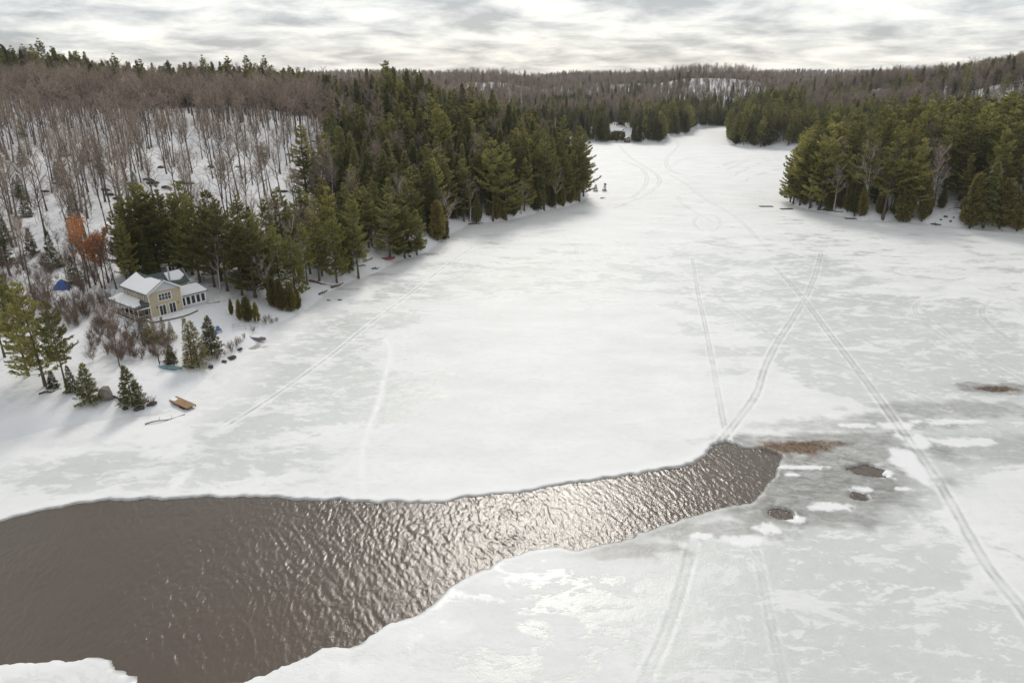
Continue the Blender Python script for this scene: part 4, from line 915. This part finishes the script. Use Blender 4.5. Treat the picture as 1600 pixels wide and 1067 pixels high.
MB().prism([(-ln / 2 + .5, -.1, .165), (-.6, -.6, .165), (.1, -.45, .165), (-.2, .3, .165), (-ln / 2 + .6, .55, .165)], (0, 0, .07)).build('snow_patch', M['white_snow'], dock)
# boulder
def rock_mesh(name, seed, sx, sy, sz, m, sub=3, rough=.35):
    bm = bmesh.new(); bmesh.ops.create_icosphere(bm, subdivisions=sub, radius=1.0); rs = np.random.RandomState(seed); pl = [(Vector(unit(rs, 1)[0]), rs.uniform(.55, .85)) for _ in range(9)]
    for v in bm.verts:
        c_ = v.co.normalized(); r = 1.0
        for n_, d_ in pl:
            q = c_.dot(n_)
            if q > 1e-3: r = min(r, d_ / q)
        r *= 1 + rough * .25 * (float(fbm(np.array([c_.x * 3 + seed]), np.array([c_.y * 3 + c_.z * 2]), 1.0, 3)[0]) - .5); v.co = Vector((c_.x * r * sx, c_.y * r * sy, c_.z * r * sz))
    me = bpy.data.meshes.new(name); bm.to_mesh(me); bm.free(); me.materials.append(m); return me
x, y, z = ground_at(169, 626)
bo = link('boulder', rock_mesh('boulder', 5, 1.35, 1.2, 1.55, M['rock'], 2)); bo.location = (x, y, z + .75); tag(bo, 'large grey brown boulder on the snow between two young spruces', 'boulder')
# canoe on the snow by a post rack
def hull(name, ln_, wd, ht, m, parent=None, flip=False):
    n = 13; k = 7; vs_ = []; fs = []
    for i in range(n):
        t = i / (n - 1) * 2 - 1; ww = wd / 2 * max(0.0, 1 - abs(t) ** 2.4) + .02; zz = ht * (.28 * abs(t) ** 3)
        for j in range(k):
            a = math.pi * j / (k - 1); yy = -math.cos(a) * ww; dz_ = math.sin(a) ** .7 * ht
            vs_.append((t * ln_ / 2, yy, (dz_ if flip else ht - dz_ + zz)))
    for i in range(n - 1):
        for j in range(k - 1): fs.append((i * k + j, i * k + j + 1, (i + 1) * k + j + 1, (i + 1) * k + j))
    b = MB(); b.add(vs_, fs); o_ = b.build(name, m, parent, True); sm = o_.modifiers.new('thickness', 'SOLIDIFY'); sm.thickness = .035; return o_
x, y, z = ground_at(267, 578)
can = empty('canoe', (x, y, z), R(-8)); tag(can, 'turquoise canoe lying on the snow beside a post rack', 'canoe')
hull('hull', 4.4, .9, .45, M['teal'], can)
for xx in (-1.0, 1.0): MB().box(xx - .12, xx + .12, -.33, .33, .30, .34).build('seat', M['grey_hull'], can)
for s_ in (-1, 1): MB().tube([(-2.1, s_ * .05, .56), (-1.2, s_ * .36, .47), (0, s_ * .46, .45), (1.2, s_ * .36, .47), (2.1, s_ * .05, .56)], .03, 5).build('gunwale', M['trim'], can)
rk = empty('boat_rack', (x - 1.0, y + 1.1, zland(x - 1, y + 1.1)), R(-8)); tag(rk, 'two dark posts with a crossbar behind the turquoise canoe', 'rack')
for xx in (-1.5, 1.2): MB().tube([(xx, 0, -.3), (xx, 0, 1.7)], .09, 8).build('post', M['dark_wood'], rk)
MB().tube([(-1.6, -.1, .75), (1.9, -.1, .65)], .06, 6).build('crossbar', M['dark_wood'], rk)
# lawn chairs
def chair(u, v, rz, label):
    x, y, z = ground_at(u, v); c_ = empty('lawn_chair', (x, y, z), rz); tag(c_, label, 'chair', 'blue lawn chairs on the snow')
    MB().prism([(-.35, -.3, .38), (.35, -.3, .38), (.35, .3, .28), (-.35, .3, .28)], (0, 0, .05)).build('seat', M['blue'], c_)
    for k in range(5): MB().prism([(-.33 + k * .14, .28, .30), (-.21 + k * .14, .28, .30), (-.21 + k * .14, .58, 1.0 + .06 * (2 - abs(k - 2))), (-.33 + k * .14, .58, 1.0 + .06 * (2 - abs(k - 2)))], (0, .04, .02)).build('back_slat', M['blue'], c_)
    for sx in (-.42, .42):
        MB().box(sx - .07, sx + .07, -.38, .36, .56, .60).build('armrest', M['blue'], c_); MB().box(sx - .03, sx + .03, -.34, -.24, -.2, .56).build('leg', M['blue'], c_); MB().box(sx - .03, sx + .03, .24, .34, -.2, .56).build('leg', M['blue'], c_)
chair(342, 519, R(40), 'blue lawn chair on open snow, the one clear of the thin spruce'); chair(330, 522, R(-20), 'blue lawn chair partly behind the thin young spruce'); chair(322, 529, R(10), 'blue lawn chair lowest on the lawn above the shore cedar')
# blue tarpaulin over a pile
x, y, z = ground_at(98, 452)
tp = empty('covered_pile', (x, y, z), .3); tag(tp, 'blue tarpaulin draped over a pile on the snow uphill of the cottage', 'tarpaulin')
bm = bmesh.new(); bmesh.ops.create_grid(bm, x_segments=14, y_segments=12, size=1)
for v in bm.verts:
    a, b_ = v.co.x, v.co.y; r = max(abs(a), abs(b_)); v.co = Vector((a * 1.5 * (1 + .1 * math.sin(7 * b_)), b_ * 1.25 * (1 + .1 * math.sin(6 * a)), 2.1 * (1 - r ** 2.6) * (1 - .25 * abs(a)) + .08 * math.sin(9 * a + 5 * b_)))
me = bpy.data.meshes.new('tarpaulin'); bm.to_mesh(me); bm.free(); me.materials.append(M['blue']); link('tarpaulin', me, tp)
MB().box(-1.1, 1.1, -.8, .8, -.5, 1.0).build('wood_pile', M['plank'], tp)
# metal dock frame stored on the shore
x, y, z = ground_at(384, 512)
df = empty('dock_frame', (x, y, z), R(20)); tag(df, 'pale tubular dock frame on legs stored on the snow beside the cedars', 'dock frame')
for yy in (-.8, .8): MB().tube([(-2.4, yy, .75), (2.4, yy, .75)], .05, 6).build('side_rail', M['metal'], df)
for xx in (-2.4, -1.2, 0, 1.2, 2.4): MB().tube([(xx, -.8, .75), (xx, .8, .75)], .04, 6).build('cross_tube', M['metal'], df)
for xx in (-2.2, 0, 2.2):
    for yy in (-.8, .8): MB().tube([(xx, yy, -.3), (xx, yy, .78 if xx < 2 else 1.9)], .045, 6).build('leg', M['metal'], df)
for zz in (1.3, 1.85): MB().tube([(2.2, -.8, zz), (2.2, .8, zz)], .04, 6).build('hand_rail', M['metal'], df)
# overturned rowboat
x, y, z = ground_at(402, 532)
rb = empty('rowboat', (x, y, z), R(-12)); tag(rb, 'grey overturned rowboat on the snowy shore below a round shrub', 'rowboat'); hull('hull', 3.8, 1.4, .5, M['grey_hull'], rb, True)
MB().tube([(-1.8, 0, .48), (1.8, 0, .48)], .05, 6).build('keel', M['dark_wood'], rb); snow_slab([(-1.2, -.3, .42), (.6, -.35, .45), (.8, .3, .45), (-1.0, .35, .42)], .12, rb, 'snow_patch')
# red canoe and bench by the pines
x, y, z = ground_at(604, 406)
rc = empty('overturned_canoe', (x, y, z), R(25)); tag(rc, 'red overturned canoe on the snow under the shore pines', 'canoe'); hull('hull', 4.8, 1.0, .6, M['red'], rc, True); MB().tube([(-2.3, 0, .5), (0, 0, .62), (2.3, 0, .5)], .03, 5).build('keel', M['grey_hull'], rc)
x, y, z = ground_at(592, 396)
bt = empty('picnic_table', (x, y, z), R(10)); tag(bt, 'weathered grey picnic table on the snow behind the red canoe', 'table')
for k in range(5): MB().box(-1, 1, -.4 + k * .16, -.26 + k * .16, .72, .76).build('top_plank', M['rail'], bt)
for s_ in (-1, 1): MB().box(-1, 1, s_ * .75 - .13, s_ * .75 + .13, .42, .46).build('bench_plank', M['rail'], bt)
for xx in (-.7, .7):
    for s_ in (-1, 1): MB().tube([(xx, s_ * .75, -.3), (xx, s_ * .25, .72)], .05, 4).build('leg', M['rail'], bt)
# logs
def log(pxa, pxb, r, label, m='log', zoff=.1, grp=None, cat='log'):
    a = hit(*pxa); b_ = hit(*pxb); o_ = empty('fallen_log', (a[0], a[1], max(a[2], .05) + zoff)); d = Vector((b_[0] - a[0], b_[1] - a[1], max(b_[2], .05) - max(a[2], .05))); tag(o_, label, cat, grp)
    q = [d * t + Vector((.06 * math.sin(5 * t), .08 * math.sin(7 * t + 1), .05 * math.sin(6 * t))) * min(d.length, 3) for t in np.linspace(0, 1, 7)]
    MB().tube(q, [r * (1 - .45 * t) for t in np.linspace(0, 1, 7)], 7).build('trunk', M[m], o_, True)
    for k in (2, 4): MB().tube([q[k], q[k] + Vector((.1, .2, .55)) * min(1, d.length / 3)], [r * .4, r * .15], 5).build('branch_stub', M[m], o_)
log((482, 440), (520, 448), .34, 'long reddish brown log lying on the snow under the broad pale pine'); log((517, 452), (537, 444), .26, 'shorter reddish log lying against the foot of the broad pale pine')
log((498, 462), (512, 455), .2, 'dark log lying alone on the shore ice below the long reddish log', 'dark_rock'); log((511, 471), (517, 471), .16, 'dark stick frozen in the ice, first of two past the lone dark log', 'dark_rock'); log((528, 471), (535, 469), .16, 'dark stick frozen in the ice, second of two past the lone dark log', 'dark_rock')
log((60, 618), (97, 609), .14, 'thin dark branch lying on the snow at the foot of the pine pair', 'dark_rock'); log((172, 622), (205, 633), .16, 'dark log half buried in snow between boulder and open young spruce', 'dark_rock'); log((226, 667), (290, 650), .10, 'thin grey pole lying on the ice below the wooden dock', 'rock')
log((581, 421), (595, 420), .2, 'dark log on the snow beside the sandy shore patch under the pines', 'dark_rock'); log((1226, 309), (1243, 310), .35, 'dark log jutting onto the ice from the tip of the wooded point', 'dark_rock'); log((1278, 329), (1318, 333), .32, 'long dark log along the shore of the wooded point', 'dark_rock'); log((1455, 351), (1472, 353), .25, 'dark driftwood log on the snowy gap of the wooded point', 'dark_rock'); log((1490, 326), (1510, 328), .25, 'dark log higher up in the snowy gap of the wooded point', 'dark_rock')
log((938, 311), (947, 310), .22, 'dark stick on the ice just off the reddened conifer pair', 'dark_rock'); log((732, 352), (756, 349), .3, 'dark log along the shore at the foot of the headland pines', 'dark_rock')
# dark floating docks frozen into the ice off the point
def slab(u, v, ln_, wd, rz, label):
    x, y = P(u, v); o_ = empty('frozen_raft', (x, y, .05), rz); tag(o_, label, 'raft', None)
    n = 8
    for k in range(n): MB().box(-ln_ / 2 + ln_ * k / n + .02, -ln_ / 2 + ln_ * (k + 1) / n - .02, -wd / 2, wd / 2, .06, .14).build('plank', M['dark_wood'], o_)
    for yy in (-wd * .4, wd * .4): MB().box(-ln_ / 2, ln_ / 2, yy - .08, yy + .08, -.1, .058).build('stringer', M['dark_rock'], o_)
slab(1197, 323, 5.5, 2.2, 0, 'low dark raft frozen in open ice farthest off the wooded point'); slab(1229, 327, 5.0, 2.2, .1, 'low dark raft frozen in the ice close off the tip of the wooded point'); slab(1329, 342, 4.0, 1.8, -.1, 'low dark raft frozen in at the foot of the tall point pines')

# rocks and windfall on the snowy slope above the cottage
RM = [rock_mesh('hill rock', 20 + i, 1.6, 1.0, .55, M['dark_rock'], 2, .6) for i in range(4)]
rs = random.Random(9)
for (u, v) in [(172, 305), (165, 297), (185, 312), (235, 283), (240, 287), (228, 281), (260, 294), (284, 287), (296, 288), (410, 242), (414, 245), (453, 243), (402, 230), (460, 278), (252, 263), (205, 288), (150, 262), (120, 330), (70, 300), (330, 262), (372, 262), (440, 300), (490, 222), (485, 240), (40, 340), (205, 225)]:
    x, y, z = hit(u, v); o_ = link('hillside_rock', RM[rs.randrange(4)]); s_ = rs.uniform(.6, 1.35); o_.location = (x, y, z + .15); o_.scale = (s_ * 1.2, s_, s_); o_.rotation_euler = (0, 0, rs.uniform(-.6, .6)); tag(o_, 'low dark rock poking out of the snowy slope above the cottage', 'rock', 'dark rocks on the snowy slope')
RM2 = [rock_mesh('shore rock', 40 + i, .6, .5, .35, M['dark_rock'], 2, .6) for i in range(3)]
for (u, v) in [(350, 566), (362, 560), (375, 548), (330, 575), (300, 576), (214, 640), (232, 636), (222, 641), (240, 634), (196, 641), (1462, 352), (1485, 348), (1478, 340), (1490, 342), (1470, 345), (1575, 350), (640, 402), (700, 372)]:
    x, y, z = hit(u, v); o_ = link('shore_rock', RM2[rs.randrange(3)]); s_ = rs.uniform(.7, 1.6); o_.location = (x, y, z + .1); o_.scale = (s_, s_, s_); o_.rotation_euler = (0, 0, rs.uniform(0, 6)); tag(o_, 'small dark rock at the snowy waterline among brush' if u < 1000 else 'small dark rock in the snowy gap of the wooded point', 'rock', 'dark shore rocks near the cottage' if u < 1000 else 'dark rocks on the wooded point')

# leafless shrubs around the cottage and along the shore
SH = [shrub_mesh(60 + i, h, r, M['shrub'], n_) for i, (h, r, n_) in enumerate([(2.2, 1.3, 330), (1.6, 1.1, 260), (2.8, 1.4, 380), (3.4, 1.6, 420)])]
def shrub(u, v, var, s_, label, grp):
    x, y, z = hit(u, v); o_ = link('bare_shrub', SH[var]); o_.location = (x, y, z); o_.scale = (s_, s_, s_); o_.rotation_euler = (0, 0, rs.uniform(0, 6)); tag(o_, label, 'shrub', grp)
for (u, v) in [(225, 636), (238, 634), (216, 640)]: shrub(u, v, 1, .9, 'brown twiggy shrub between the open young spruce and the dock', 'shrubs beside the dock')
shrub(395, 519, 1, .9, 'round brown shrub on the snow just above the overturned rowboat', None)
for (u, v) in [(345, 560), (352, 556), (362, 552), (370, 546), (376, 540), (358, 548), (382, 532), (340, 566)]: shrub(u, v, rs.randrange(3), rs.uniform(.5, .9), 'brown twiggy shrub on the waterline between shore cedar and rowboat', 'shrubs on the waterline')
for (u, v) in [(415, 508), (425, 506), (433, 504), (420, 500)]: shrub(u, v, rs.randrange(2), rs.uniform(.7, 1), 'pinkish bare shrub on the snow between dock frame and cedar clump', 'shrubs past the dock frame')
for k in range(115):
    u, v = rs.uniform(140, 275), rs.uniform(506, 566)
    if v < 500 + (u - 150) * .12 + 6: continue
    k_ = rs.randrange(4); shrub(u, v, k_, rs.uniform(.55, 1.05), ['knee-high rounded', 'low sparse', 'upright', 'tall spreading'][k_] + ' bare shrub on the slope ' + ('under the deck' if u > 225 else 'under the porch' if v < 535 else 'around the lone leaning sapling'), 'shrubs below the porch and deck')
for k in range(130):
    u, v = rs.uniform(0, 175), rs.uniform(400, 520)
    if abs(u - 98) < 13 and 440 < v < 475: continue
    k_ = rs.randrange(4); shrub(u, v, k_, rs.uniform(.8, 1.5), ['rounded', 'low sparse', 'upright', 'tall spreading'][k_] + ' grey brown shrub ' + ('at the foot of the snowy hardwood slope' if v < 440 else 'in the thicket around the blue tarpaulin' if v < 485 else 'just behind the shore pines'), 'shrubs in the thicket')

# dead reeds and twigs washed onto the spit at the head of the open water
f = FB(); rs2 = np.random.RandomState(77)
for (u, v, ru, rv, n) in [(1246, 700, 5.2, 1.5, 900), (1290, 694, 4.0, .8, 260), (1556, 608, 3.4, .8, 200)]:
    cx, cy = P(u, v); a = rs2.rand(n) * 6.283; q = np.sqrt(rs2.rand(n)); pos = np.stack([cx + np.cos(a) * q * ru, cy + np.sin(a) * q * rv, np.full(n, .10)], 1); D = rs2.normal(0, 1, (n, 3)); D[:, 2] = np.abs(D[:, 2]) * .18
    f.blades(pos, D, unit(rs2, n), rs2.uniform(.25, .8, n), np.full(n, .05), rs2.rand(n))
o = link('reed_debris', f.mesh('reed_debris', M['reed'])); o['kind'] = 'stuff'; o['label'] = 'brown matted reeds and twigs on the spit at the open water'; o['category'] = 'debris'

# cottages among the trees further off
def far_cottage(u, v, wd, ln_, ht, rz, label, name='far_cottage', dy=0):
    x, y, z = hit(u, v); o_ = empty(name, (x, y + dy, z), rz); tag(o_, label, 'cottage')
    MB().prism([(-wd / 2, -ln_ / 2, -1), (wd / 2, -ln_ / 2, -1), (wd / 2, -ln_ / 2, ht), (0, -ln_ / 2, ht + wd * .28), (-wd / 2, -ln_ / 2, ht)], (0, ln_, 0)).build('wall', M['stone_wall'], o_)
    for s_ in (-1, 1):
        q = [(s_ * (wd / 2 + .5), -ln_ / 2 - .5, ht - .28), (0, -ln_ / 2 - .5, ht + wd * .28), (0, -ln_ / 2 - .5, ht + wd * .28 + .3), (s_ * (wd / 2 + .5), -ln_ / 2 - .5, ht + .02)]
        MB().prism(q, (0, ln_ + 1, 0)).build('roof', M['white_snow'], o_)
    for k in (-1, 1):
        f = MB().box(k * wd * .22 - .8, k * wd * .22 + .8, -ln_ / 2 - .06, -ln_ / 2 - .01, .9, 2.2).build('window', M['trim'], o_); MB().box(k * wd * .22 - .65, k * wd * .22 + .65, -ln_ / 2 - .09, -ln_ / 2 - .062, 1.05, 2.05).build('pane', M['glass'], f)
far_cottage(966, 209, 6, 7, 2.4, R(70), 'snow-roofed cottage among dark trees on the far shore of the narrows')
far_cottage(980, 221, 4, 5, 2.6, R(10), 'small snow-roofed boathouse at the far shoreline below a cottage', 'boathouse')
far_cottage(522, 226, 9, 11, 4.0, R(60), 'snow-roofed cottage half hidden between hardwoods and hemlocks on the headland')
print('done', round(time.time() - T0, 1))

# ------------------------------------------------------------------ the air between
m = bpy.data.materials.new('haze'); m.use_nodes = True; nn = m.node_tree.nodes; nn.clear()
vo = nn.new('ShaderNodeVolumePrincipled'); vo.inputs['Color'].default_value = (.86, .91, 1.0, 1); vo.inputs['Density'].default_value = .00007; vo.inputs['Anisotropy'].default_value = .2
mo = nn.new('ShaderNodeOutputMaterial'); m.node_tree.links.new(vo.outputs[0], mo.inputs['Volume'])
gl = np.array([v for v in (gx[0], gx[-1], gy[0], gy[-1])]); top = max(float(GZ.max()) + 32, H + 5)
hz = MB().box(gl[0] - 20, gl[1] + 20, gl[2] - 20, gl[3] + 20, -6, top).build('haze', m); hz['kind'] = 'stuff'; hz['label'] = 'thin pale haze in the air over the whole lake valley'; hz['category'] = 'haze'
